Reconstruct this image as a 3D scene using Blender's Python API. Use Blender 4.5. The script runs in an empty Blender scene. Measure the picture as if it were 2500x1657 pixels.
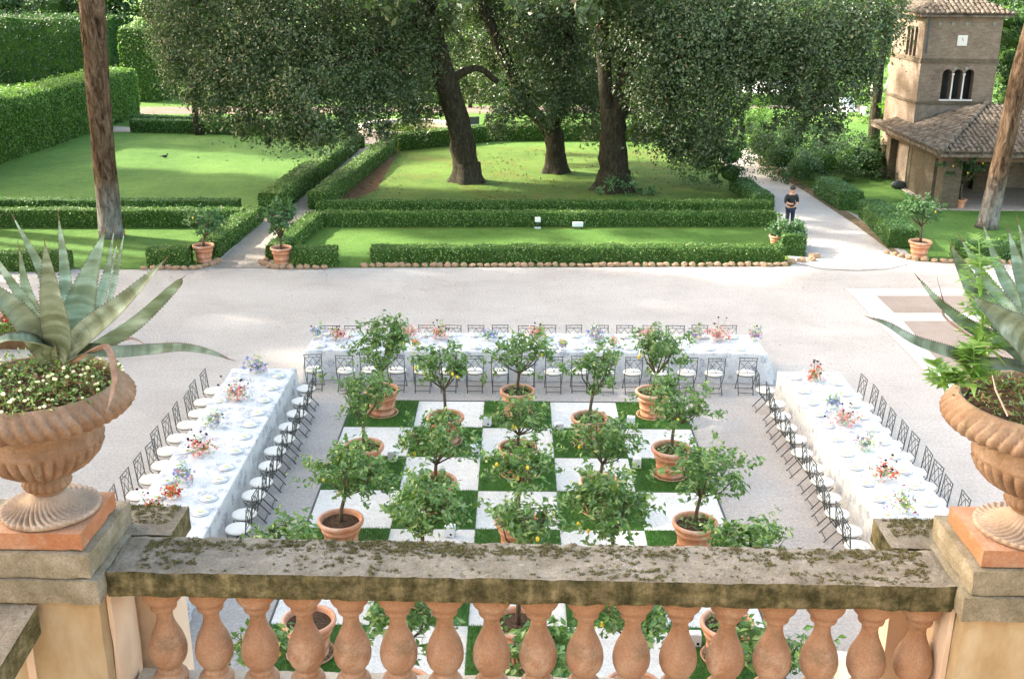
import bpy, math, random
import numpy as np
from mathutils import Vector, noise as mn
rng = np.random.default_rng(7)
random.seed(7)
C = bpy.context.scene.collection
R_ = math.radians
# ------------------------------------------------------------------ camera
FPX, PITCH, ROLL, YAW, H = 2675., .3294, .0072, -.0014, 9.6
_cy, _sy = math.cos(YAW), math.sin(YAW)
_F = np.array([_sy, _cy, 0.]); _R = np.array([_cy, -_sy, 0.]); _U = np.array([0, 0, 1.])
_F2 = _F*math.cos(PITCH)-_U*math.sin(PITCH); _U2 = _U*math.cos(PITCH)+_F*math.sin(PITCH)
_R3 = _R*math.cos(ROLL)+_U2*math.sin(ROLL); _U3 = _U2*math.cos(ROLL)-_R*math.sin(ROLL)
K = 1.0566
def _ray(x, y):
    return _F2+_R3*(x*K-1250)/FPX-_U3*(y*K-828.5)/FPX
def G(x, y, z=0.):
    "survey: point of the photo on the level z"
    d = _ray(x, y); t = (z-H)/d[2]
    return float(t*d[0]), float(t*d[1])
def P(x, y, Y):
    "survey: point of the photo at distance Y"
    d = _ray(x, y); t = Y/d[1]
    return np.array([t*d[0], Y, H+t*d[2]])
cam_d = bpy.data.cameras.new('camera'); cam = bpy.data.objects.new('camera', cam_d); C.objects.link(cam)
cam_d.sensor_width = 36; cam_d.lens = FPX/2500*36; cam_d.clip_end = 2000; cam_d.clip_start = .05
from mathutils import Matrix
M = Matrix.Identity(4)
for i, v in enumerate((_R3, _U3, -_F2)):
    for j in range(3): M[j][i] = v[j]
M.translation = (0, 0, H)
cam.matrix_world = M
bpy.context.scene.camera = cam
# ------------------------------------------------------------------ materials
def new_mat(name):
    m = bpy.data.materials.new(name); m.use_nodes = True
    nt = m.node_tree; nt.nodes.clear()
    out = nt.nodes.new('ShaderNodeOutputMaterial'); b = nt.nodes.new('ShaderNodeBsdfPrincipled')
    nt.links.new(b.outputs[0], out.inputs[0])
    return m, nt, b, out
def ramp(nt, fac, cols):
    r = nt.nodes.new('ShaderNodeValToRGB'); e = r.color_ramp.elements
    while len(e) < len(cols): e.new(.5)
    for i, c in enumerate(cols):
        pos, col = c
        e[i].position = pos; e[i].color = (*col, 1)
    nt.links.new(fac, r.inputs[0]); return r.outputs[0]
def nz(nt, scale, detail=4, rough=.6, coord='Object', sc=None, dist=0):
    tc = nt.nodes.new('ShaderNodeTexCoord'); n = nt.nodes.new('ShaderNodeTexNoise')
    n.inputs['Scale'].default_value = scale; n.inputs['Detail'].default_value = detail; n.inputs['Roughness'].default_value = rough
    n.inputs['Distortion'].default_value = dist
    src = tc.outputs[coord]
    if sc:
        mp = nt.nodes.new('ShaderNodeMapping'); mp.inputs['Scale'].default_value = sc
        nt.links.new(src, mp.inputs[0]); src = mp.outputs[0]
    nt.links.new(src, n.inputs['Vector'])
    return n.outputs['Fac']
def mix(nt, fac, a, b, mode='MIX'):
    m = nt.nodes.new('ShaderNodeMix'); m.data_type = 'RGBA'; m.blend_type = mode
    for s, v in ((m.inputs[0], fac), (m.inputs[6], a), (m.inputs[7], b)):
        if hasattr(v, 'is_linked'): nt.links.new(v, s)
        elif isinstance(v, (int, float)): s.default_value = v
        else: s.default_value = (*v, 1)
    return m.outputs[2]
def bump(nt, b, hgt, strength, dist=.02):
    n = nt.nodes.new('ShaderNodeBump'); n.inputs['Strength'].default_value = strength; n.inputs['Distance'].default_value = dist
    nt.links.new(hgt, n.inputs['Height']); nt.links.new(n.outputs[0], b.inputs['Normal'])
def nmat(name, cols, scale=3., rough=.8, bs=0., bscale=20., detail=5, fine=None, spec=.3, sc=None, dist=.02):
    m, nt, b, out = new_mat(name)
    c = ramp(nt, nz(nt, scale, detail, sc=sc), cols)
    if fine:
        fs, lo, hi = fine
        f = ramp(nt, nz(nt, fs, 3, .7, sc=sc), [(.3, (lo,)*3), (.7, (hi,)*3)])
        c = mix(nt, 1., c, f, 'MULTIPLY')
    nt.links.new(c, b.inputs['Base Color']); b.inputs['Roughness'].default_value = rough
    b.inputs['Specular IOR Level'].default_value = spec
    if bs: bump(nt, b, nz(nt, bscale, 5, .65, sc=sc), bs, dist)
    return m
def leafmat(name, cols, rough=.45, trans=.35, tcol=(.12, .3, .02), spec=.5):
    m, nt, b, out = new_mat(name)
    g = nt.nodes.new('ShaderNodeNewGeometry')
    c = ramp(nt, g.outputs['Random Per Island'], cols)
    big = ramp(nt, nz(nt, .6, 3), [(.3, (.75,)*3), (.7, (1.2,)*3)])
    c = mix(nt, 1., c, big, 'MULTIPLY')
    nt.links.new(c, b.inputs['Base Color']); b.inputs['Roughness'].default_value = rough
    b.inputs['Specular IOR Level'].default_value = spec
    t = nt.nodes.new('ShaderNodeBsdfTranslucent')
    nt.links.new(mix(nt, .6, c, tcol), t.inputs['Color'])
    ms = nt.nodes.new('ShaderNodeMixShader'); ms.inputs[0].default_value = trans
    nt.links.new(b.outputs[0], ms.inputs[1]); nt.links.new(t.outputs[0], ms.inputs[2]); nt.links.new(ms.outputs[0], out.inputs[0])
    return m
def flat(name, col, rough=.5, metal=0., spec=.4):
    m, nt, b, out = new_mat(name)
    c = mix(nt, nz(nt, 30, 3), tuple(v*.85 for v in col), tuple(min(1, v*1.12) for v in col))
    nt.links.new(c, b.inputs['Base Color'])
    b.inputs['Roughness'].default_value = rough; b.inputs['Metallic'].default_value = metal
    b.inputs['Specular IOR Level'].default_value = spec
    return m
MT = {}
MT['gravel'] = nmat('gravel', [(.3, (.40, .362, .335)), (.5, (.445, .41, .385)), (.75, (.49, .46, .435))], .35, .95, .9, 16, 6, (17, .80, 1.16), .1, dist=.05)
MT['white_gravel'] = nmat('white_gravel', [(.3, (.67, .65, .62)), (.7, (.76, .74, .71))], 2, .95, .8, 34, 5, (34, .72, 1.12), .1, dist=.03)
MT['path'] = nmat('path_gravel', [(.3, (.29, .245, .205)), (.7, (.37, .33, .29))], .8, .95, .8, 16, 5, (14, .75, 1.2), .1, dist=.05)
MT['panel'] = nmat('brown_panel_gravel', [(.3, (.27, .215, .185)), (.7, (.33, .275, .24))], .8, .95, .4, 45, 5, (30, .85, 1.1), .1)
MT['dirt'] = nmat('dirt', [(.3, (.09, .05, .025)), (.6, (.17, .10, .05)), (.8, (.10, .11, .035))], 3, .95, .6, 30, 6, (50, .6, 1.3), .1)
MT['verge'] = nmat('verge_soil', [(.35, (.10, .085, .04)), (.55, (.17, .125, .08)), (.75, (.24, .20, .155))], 2.5, .95, .6, 20, 6, (14, .6, 1.3), .1)
MT['soil'] = nmat('soil', [(.3, (.035, .022, .014)), (.6, (.09, .055, .035)), (.8, (.2, .15, .1))], 25, .95, .9, 60, 5, None, .1)
def stains(m):
    "broad damp and trodden areas in the gravel"
    nt = m.node_tree; b = [n for n in nt.nodes if n.type == 'BSDF_PRINCIPLED'][0]
    l = b.inputs['Base Color'].links[0].from_socket
    k = ramp(nt, nz(nt, .16, 7, .72, sc=(.6, 1.6, 1), dist=1.2), [(.34, (.93, .925, .92)), (.5, (1, 1, 1)), (.68, (1.03, 1.03, 1.02))])
    k2 = ramp(nt, nz(nt, 1.4, 6, .8, sc=(.5, 1.8, 1), dist=.8), [(.36, (.95,)*3), (.52, (1.01,)*3)])
    c = mix(nt, 1., l, k, 'MULTIPLY'); c = mix(nt, 1., c, k2, 'MULTIPLY'); nt.links.new(c, b.inputs['Base Color'])
MT['far_path'] = nmat('far_path_gravel', [(.3, (.15, .115, .09)), (.7, (.21, .17, .14))], .8, .95, .8, 16, 5, (14, .75, 1.2), .1)
stains(MT['gravel']); stains(MT['path'])
def lawnmat(name, cols, brown=0.):
    m, nt, b, out = new_mat(name)
    c = ramp(nt, nz(nt, .25, 5), cols)
    f = ramp(nt, nz(nt, 11, 5, .8), [(.3, (.62,)*3), (.7, (1.3,)*3)])
    c = mix(nt, 1., c, f, 'MULTIPLY')
    if brown:
        k = ramp(nt, nz(nt, .33, 5, .7, dist=.6), [(.50, (0,)*3), (.72, (brown,)*3)])
        c = mix(nt, k, c, (.17, .12, .035))
    nt.links.new(c, b.inputs['Base Color']); b.inputs['Roughness'].default_value = .9; b.inputs['Specular IOR Level'].default_value = .15
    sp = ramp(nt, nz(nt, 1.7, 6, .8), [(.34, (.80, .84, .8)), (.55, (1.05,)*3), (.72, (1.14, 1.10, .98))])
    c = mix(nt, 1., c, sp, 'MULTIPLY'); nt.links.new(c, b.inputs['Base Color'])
    bump(nt, b, nz(nt, 14, 5, .8), 1., .07)
    return m
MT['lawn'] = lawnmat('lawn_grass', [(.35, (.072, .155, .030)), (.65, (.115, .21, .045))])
MT['tree_lawn'] = lawnmat('tree_lawn_grass', [(.35, (.080, .14, .025)), (.65, (.12, .20, .038))], .55)  # grass under the oaks, with brown patches
MT['turf'] = leafmat('turf_blades', [(0, (.03, .10, .012)), (.5, (.055, .165, .02)), (1, (.10, .23, .04))], .6, .25)
MT['tuft'] = leafmat('grass_tuft', [(0, (.05, .115, .02)), (.5, (.09, .175, .035)), (1, (.15, .25, .06))], .8, .3)
MT['hedge_core'] = nmat('hedge_core', [(.3, (.02, .045, .01)), (.7, (.06, .125, .025))], 6, .9, .8, 25, 5, (30, .5, 1.3), .1)
MT['hedge'] = leafmat('hedge_leaves', [(0, (.04, .085, .02)), (.5, (.10, .185, .04)), (.85, (.17, .27, .06)), (1, (.28, .36, .10))], .5, .25)
MT['hedge_blue'] = leafmat('hedge_leaves_cool', [(0, (.025, .075, .03)), (.5, (.06, .15, .05)), (1, (.14, .26, .10))], .5, .25)
MT['oak'] = leafmat('oak_leaves', [(0, (.024, .05, .016)), (.45, (.048, .09, .028)), (.8, (.085, .135, .05)), (.96, (.16, .20, .10)), (1, (.22, .14, .08))], .42, .25, (.10, .2, .02), .7)
MT['bgleaf'] = leafmat('sunny_leaves', [(0, (.045, .11, .015)), (.5, (.09, .20, .03)), (1, (.17, .30, .05))], .5, .4, (.2, .4, .04))
MT['bgdark'] = leafmat('dark_leaves', [(0, (.010, .038, .014)), (.5, (.024, .070, .020)), (1, (.05, .11, .03))], .55, .2)
MT['lemonleaf'] = leafmat('lemon_leaves', [(0, (.05, .12, .03)), (.5, (.11, .22, .05)), (.85, (.20, .33, .09)), (1, (.42, .48, .20))], .3, .3, (.16, .34, .04), .6)
MT['bark'] = nmat('oak_bark', [(.3, (.022, .02, .013)), (.55, (.05, .044, .028)), (.8, (.10, .09, .065))], 3, .9, 1., 6, 6, (12, .6, 1.3), .15, sc=(3, 3, .9), dist=.12)
MT['twig'] = nmat('twig_bark', [(.3, (.05, .04, .025)), (.7, (.13, .105, .07))], 12, .9, .6, 30)
MT['pale_bark'] = nmat('pale_bark', [(.3, (.45, .38, .32)), (.7, (.7, .62, .55))], 2, .8, .3, 8)
def pinemat():
    m, nt, b, out = new_mat('pine_bark')
    a = nz(nt, 2.4, 7, .7, sc=(2.8, 2.8, .8), dist=.8)
    c = ramp(nt, a, [(.34, (.02, .012, .007)), (.46, (.085, .052, .031)), (.6, (.17, .115, .075)), (.78, (.28, .225, .17))])
    # weathered grey foot
    tc = nt.nodes.new('ShaderNodeTexCoord'); sx = nt.nodes.new('ShaderNodeSeparateXYZ'); nt.links.new(tc.outputs['Object'], sx.inputs[0])
    mr = nt.nodes.new('ShaderNodeMapRange'); mr.inputs[1].default_value = 2.2; mr.inputs[2].default_value = .7; nt.links.new(sx.outputs[2], mr.inputs[0])
    g = ramp(nt, a, [(.35, (.10, .09, .085)), (.7, (.42, .40, .37))])
    c = mix(nt, mr.outputs[0], c, g)
    nt.links.new(c, b.inputs['Base Color']); b.inputs['Roughness'].default_value = .95; b.inputs['Specular IOR Level'].default_value = .1
    bump(nt, b, nz(nt, 2.4, 7, .7, sc=(2.8, 2.8, .8), dist=.8), 1., .2)
    return m
MT['pine'] = pinemat()
def stonemat():
    "moss-grown limestone: paler on top faces, darker and streaked on upright ones"
    m, nt, b, out = new_mat('mossy_stone')
    base = ramp(nt, nz(nt, 5, 8, .7), [(.25, (.12, .105, .08)), (.5, (.215, .19, .155)), (.75, (.33, .30, .26))])
    fine = ramp(nt, nz(nt, 75, 5, .85), [(.32, (.45,)*3), (.48, (.9,)*3), (.7, (1.25,)*3)])
    base = mix(nt, 1., base, fine, 'MULTIPLY')
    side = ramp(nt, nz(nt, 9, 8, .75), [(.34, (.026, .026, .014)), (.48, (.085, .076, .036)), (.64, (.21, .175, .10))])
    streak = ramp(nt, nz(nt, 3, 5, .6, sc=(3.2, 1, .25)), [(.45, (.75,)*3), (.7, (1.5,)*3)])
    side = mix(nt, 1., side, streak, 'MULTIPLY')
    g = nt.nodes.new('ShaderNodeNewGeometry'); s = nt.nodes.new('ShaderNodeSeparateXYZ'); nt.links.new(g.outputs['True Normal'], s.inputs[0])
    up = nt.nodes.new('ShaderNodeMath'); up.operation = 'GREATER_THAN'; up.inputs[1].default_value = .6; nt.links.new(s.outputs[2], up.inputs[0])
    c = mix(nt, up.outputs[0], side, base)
    nt.links.new(c, b.inputs['Base Color']); b.inputs['Roughness'].default_value = .95; b.inputs['Specular IOR Level'].default_value = .1
    bump(nt, b, nz(nt, 30, 8, .75), .8, .012)
    return m
MT['stone'] = stonemat()
MT['cap_stone'] = nmat('grey_cap_stone', [(.3, (.15, .13, .085)), (.55, (.24, .21, .155)), (.8, (.34, .31, .25))], 7, .95, .7, 35, 7, (90, .7, 1.2), .1, dist=.01)
MT['pale_stone'] = nmat('pale_stone', [(.3, (.42, .37, .30)), (.7, (.58, .53, .46))], 6, .9, .5, 40, 6, (60, .8, 1.1), .1, dist=.01)
MT['strip_stone'] = nmat('paving_stone', [(.3, (.50, .49, .455)), (.7, (.62, .605, .57))], 1.5, .9, .3, 30, 6, (40, .85, 1.1), .1)
MT['moss'] = leafmat('moss', [(0, (.07, .062, .026)), (.5, (.15, .13, .058)), (.9, (.22, .185, .095)), (1, (.30, .19, .11))], .9, .15)
def ochremat():
    m, nt, b, out = new_mat('ochre_plaster')
    c = ramp(nt, nz(nt, 2.5, 6, .6, sc=(1.5, 1.5, .6)), [(.3, (.28, .19, .10)), (.48, (.40, .295, .175)), (.70, (.50, .42, .30))])
    nt.links.new(c, b.inputs['Base Color']); b.inputs['Roughness'].default_value = .9; b.inputs['Specular IOR Level'].default_value = .1
    bump(nt, b, nz(nt, 40, 6), .3, .01); return m
MT['ochre'] = ochremat()
MT['peach'] = nmat('peach_plaster', [(.3, (.62, .46, .34)), (.7, (.72, .58, .46))], 2, .9, .2, 30)
def terramat(name, cols, pale, dark=None, scale=6.):
    m, nt, b, out = new_mat(name)
    c = ramp(nt, nz(nt, scale, 6, .65), cols)
    k = ramp(nt, nz(nt, 3.3, 7, .75, dist=.4), [(.52, (0,)*3), (.66, (.65,)*3)])
    c = mix(nt, k, c, pale)
    if dark:
        k2 = ramp(nt, nz(nt, 4.7, 7, .7, dist=.8), [(.55, (0,)*3), (.68, (.8,)*3)])
        c = mix(nt, k2, c, dark)
    g = nt.nodes.new('ShaderNodeNewGeometry'); sx = nt.nodes.new('ShaderNodeSeparateXYZ'); nt.links.new(g.outputs['Normal'], sx.inputs[0])
    mr = nt.nodes.new('ShaderNodeMapRange'); mr.inputs[1].default_value = .1; mr.inputs[2].default_value = 1.; mr.inputs[4].default_value = .7; nt.links.new(sx.outputs[2], mr.inputs[0])
    du = nt.nodes.new('ShaderNodeMath'); du.operation = 'MULTIPLY'; nt.links.new(mr.outputs[0], du.inputs[0]); nt.links.new(nz(nt, 8, 5, .7), du.inputs[1])
    c = mix(nt, du.outputs[0], c, pale)
    f = ramp(nt, nz(nt, 90, 3, .7), [(.3, (.80,)*3), (.7, (1.14,)*3)])
    c = mix(nt, 1., c, f, 'MULTIPLY')
    nt.links.new(c, b.inputs['Base Color']); b.inputs['Roughness'].default_value = .85; b.inputs['Specular IOR Level'].default_value = .2
    bump(nt, b, nz(nt, 45, 6, .7), .35, .008); return m
MT['baluster'] = terramat('baluster_terracotta', [(.3, (.25, .12, .068)), (.5, (.34, .19, .115)), (.75, (.42, .285, .20))], (.47, .35, .26), (.17, .12, .07), 3)
MT['urn'] = terramat('urn_terracotta', [(.3, (.13, .072, .042)), (.5, (.22, .135, .085)), (.75, (.31, .215, .155))], (.36, .27, .20), (.07, .058, .025), 4)
MT['urn_foot'] = terramat('urn_foot_clay', [(.3, (.25, .175, .125)), (.8, (.38, .29, .225))], (.46, .38, .31), None, 5)
MT['plinth'] = terramat('plinth_terracotta', [(.3, (.30, .12, .055)), (.8, (.38, .19, .11))], (.42, .30, .22))
MT['pot'] = terramat('pot_terracotta', [(.3, (.44, .17, .085)), (.55, (.55, .255, .145)), (.8, (.60, .34, .23))], (.60, .46, .38))
MT['iron'] = flat('dark_iron', (.06, .07, .07), .5, .2)
MT['cushion'] = flat('white_cushion', (.72, .69, .63), .85, 0, .1)
MT['china'] = flat('white_china', (.82, .82, .82), .15, 0, .5)
MT['napkin'] = flat('sage_napkin', (.50, .55, .25), .8)
MT['lightbox'] = flat('white_light_box', (.68, .72, .76), .5)
MT['black'] = flat('black_lens', (.01, .01, .012), .2)
MT['lemon'] = flat('lemon_skin', (.80, .56, .04), .4)
MT['wood'] = flat('dark_wood', (.10, .06, .035), .8)
MT['dark'] = flat('opening_shade', (.006, .008, .008), .6)
MT['white'] = flat('white_fabric', (.82, .82, .8), .8)
MT['marble'] = flat('white_marble', (.62, .60, .56), .5)
MT['disc'] = flat('glazed_disc', (.16, .19, .18), .3)
MT['skin'] = flat('skin', (.50, .27, .18), .55)
MT['hair'] = flat('dark_hair', (.015, .01, .008), .5)
MT['shirt'] = flat('black_shirt', (.012, .016, .018), .8)
MT['trousers'] = flat('navy_trousers', (.012, .02, .045), .8)
MT['rock'] = nmat('edging_rock', [(.3, (.28, .17, .10)), (.55, (.42, .28, .18)), (.8, (.52, .42, .33))], 2.5, .95, .8, 12, 6, (20, .7, 1.2), .1, dist=.03)
def glassmat():
    m, nt, b, out = new_mat('clear_glass')
    b.inputs['Base Color'].default_value = (.95, .97, .98, 1); b.inputs['Roughness'].default_value = .05
    t = nt.nodes.new('ShaderNodeBsdfTransparent'); ms = nt.nodes.new('ShaderNodeMixShader'); ms.inputs[0].default_value = .28
    nt.links.new(t.outputs[0], ms.inputs[1]); nt.links.new(b.outputs[0], ms.inputs[2]); nt.links.new(ms.outputs[0], out.inputs[0])
    return m
MT['glass'] = glassmat()
def clothmat():
    m, nt, b, out = new_mat('printed_tablecloth')
    tc = nt.nodes.new('ShaderNodeTexCoord')
    v = nt.nodes.new('ShaderNodeTexVoronoi'); v.inputs['Scale'].default_value = 4; nt.links.new(tc.outputs['Object'], v.inputs['Vector'])
    a = nz(nt, 14, 6, .75, dist=2.0)
    k = ramp(nt, a, [(.49, (1,)*3), (.56, (0,)*3)])
    k2 = ramp(nt, v.outputs['Distance'], [(.25, (1,)*3), (.5, (.35,)*3)])
    k = mix(nt, 1., k, k2, 'MULTIPLY')
    a2 = ramp(nt, nz(nt, 40, 3, .6), [(.35, (.4,)*3), (.6, (1,)*3)])
    k = mix(nt, 1., k, a2, 'MULTIPLY')
    c = mix(nt, k, (.66, .655, .65), (.19, .21, .27))
    nt.links.new(c, b.inputs['Base Color']); b.inputs['Roughness'].default_value = .85; b.inputs['Specular IOR Level'].default_value = .1
    return m
MT['cloth'] = clothmat()
def brickmat(name, c1, c2, mort, scale=14):
    m, nt, b, out = new_mat(name)
    tc = nt.nodes.new('ShaderNodeTexCoord'); mp = nt.nodes.new('ShaderNodeMapping')
    s = nt.nodes.new('ShaderNodeSeparateXYZ'); nt.links.new(tc.outputs['Object'], s.inputs[0])
    ad = nt.nodes.new('ShaderNodeMath'); ad.operation = 'ADD'; nt.links.new(s.outputs[0], ad.inputs[0]); nt.links.new(s.outputs[1], ad.inputs[1])
    cb = nt.nodes.new('ShaderNodeCombineXYZ'); nt.links.new(ad.outputs[0], cb.inputs[0]); nt.links.new(s.outputs[2], cb.inputs[1])
    k = nt.nodes.new('ShaderNodeTexBrick'); k.inputs['Scale'].default_value = 4.5; nt.links.new(cb.outputs[0], k.inputs['Vector'])
    k.inputs['Color1'].default_value = (*c1, 1); k.inputs['Color2'].default_value = (*c2, 1); k.inputs['Mortar'].default_value = (*mort, 1)
    k.inputs['Mortar Size'].default_value = .03; k.inputs['Row Height'].default_value = .28; k.inputs['Brick Width'].default_value = .9
    st = ramp(nt, nz(nt, .9, 6, .7), [(.3, (.62,)*3), (.7, (1.15,)*3)])
    c = mix(nt, 1., k.outputs['Color'], st, 'MULTIPLY')
    f = ramp(nt, nz(nt, 14, 4, .7), [(.3, (.75,)*3), (.7, (1.2,)*3)])
    c = mix(nt, 1., c, f, 'MULTIPLY')
    nt.links.new(c, b.inputs['Base Color']); b.inputs['Roughness'].default_value = .95; b.inputs['Specular IOR Level'].default_value = .1
    bump(nt, b, k.outputs['Fac'], -.4, .02); return m
MT['brick'] = brickmat('tower_brick', (.175, .13, .095), (.24, .185, .14), (.22, .19, .16))
MT['rubble'] = nmat('pale_masonry', [(.3, (.16, .13, .10)), (.6, (.25, .22, .18)), (.8, (.34, .31, .27))], 2.2, .95, .7, 10, 7, (18, .7, 1.2), .1, dist=.04)
MT['old_brick'] = brickmat('portico_brick', (.10, .078, .052), (.14, .112, .08), (.13, .115, .088))
MT['rooftile'] = nmat('roof_tile', [(.28, (.04, .04, .03)), (.45, (.11, .09, .07)), (.62, (.19, .155, .125)), (.8, (.30, .26, .225))], 4.5, .95, .6, 18, 6, (25, .6, 1.3), .1)
def agavemat():
    m, nt, b, out = new_mat('agave_leaf')
    a = nz(nt, 3, 5, .6)
    c = ramp(nt, a, [(.3, (.18, .27, .19)), (.5, (.30, .42, .34)), (.72, (.50, .60, .55))])
    w = nz(nt, 7, 4, .5, sc=(.5, .5, 2.5))
    k = ramp(nt, w, [(.42, (.62, .62, .5)), (.6, (1.15, 1.15, 1.15))])
    c = mix(nt, 1., c, k, 'MULTIPLY')
    nt.links.new(c, b.inputs['Base Color']); b.inputs['Roughness'].default_value = .55; b.inputs['Specular IOR Level'].default_value = .35
    t = nt.nodes.new('ShaderNodeBsdfTranslucent'); nt.links.new(mix(nt, .5, c, (.45, .6, .35)), t.inputs['Color'])
    ms = nt.nodes.new('ShaderNodeMixShader'); ms.inputs[0].default_value = .18
    nt.links.new(b.outputs[0], ms.inputs[1]); nt.links.new(t.outputs[0], ms.inputs[2]); nt.links.new(ms.outputs[0], out.inputs[0])
    bump(nt, b, nz(nt, 25, 5, .6), .15, .005); return m
def banded(m, lo):
    nt = m.node_tree; b = [n for n in nt.nodes if n.type == 'BSDF_PRINCIPLED'][0]
    at = nt.nodes.new('ShaderNodeAttribute'); at.attribute_name = 'along'
    n = nt.nodes.new('ShaderNodeTexNoise'); n.noise_dimensions = '1D'; n.inputs['Scale'].default_value = 13; n.inputs['Detail'].default_value = 3
    nt.links.new(at.outputs['Fac'], n.inputs['W'])
    k = ramp(nt, n.outputs['Fac'], [(.40, lo), (.52, (1., 1., 1.)), (.66, (1.22, 1.2, 1.2))])
    l = b.inputs['Base Color'].links[0].from_socket
    c = mix(nt, 1., l, k, 'MULTIPLY'); nt.links.new(c, b.inputs['Base Color']); return m
MT['agave'] = banded(agavemat(), (.80, .82, .74))
MT['agave_dark'] = banded(nmat('agave_leaf_dark', [(.3, (.10, .135, .085)), (.55, (.17, .225, .16)), (.75, (.32, .40, .34))], 6, .55, .2, 30, 5, None, .35, sc=(1, 1, 2.5)), (.62, .62, .5))
MT['dry'] = nmat('dry_leaf', [(.3, (.16, .09, .06)), (.7, (.42, .30, .24))], 12, .9, .4, 40)
MT['spine'] = flat('agave_spine', (.10, .04, .02), .5)
MT['weed'] = leafmat('weed_leaves', [(0, (.09, .21, .035)), (.5, (.17, .33, .07)), (1, (.32, .47, .15))], .6, .4, (.35, .6, .08))
MT['litter'] = leafmat('dry_litter', [(0, (.05, .03, .015)), (.5, (.14, .08, .04)), (1, (.30, .18, .10))], .9, .1)
MT['daisy'] = flat('cream_blossom', (.80, .80, .55), .8)
FC = {'pink': (.75, .33, .33), 'blush': (.82, .55, .52), 'coral': (.78, .20, .10), 'red': (.45, .03, .04), 'dark': (.035, .008, .015),
      'blue': (.22, .26, .66), 'lilac': (.50, .38, .62), 'white': (.82, .80, .74), 'yellow': (.68, .72, .16), 'orange': (.80, .30, .08)}
for k_, v_ in FC.items(): MT['f_'+k_] = flat(k_+'_petals', v_, .8, 0, .1)
MT['water'] = nmat('pond_water', [(.3, (.05, .05, .01)), (.7, (.11, .10, .02))], 2, .12, .1, 10)
MT['facade'] = nmat('villa_plaster', [(.3, (.40, .30, .19)), (.7, (.50, .40, .28))], .5, .9, .2, 10)
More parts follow.
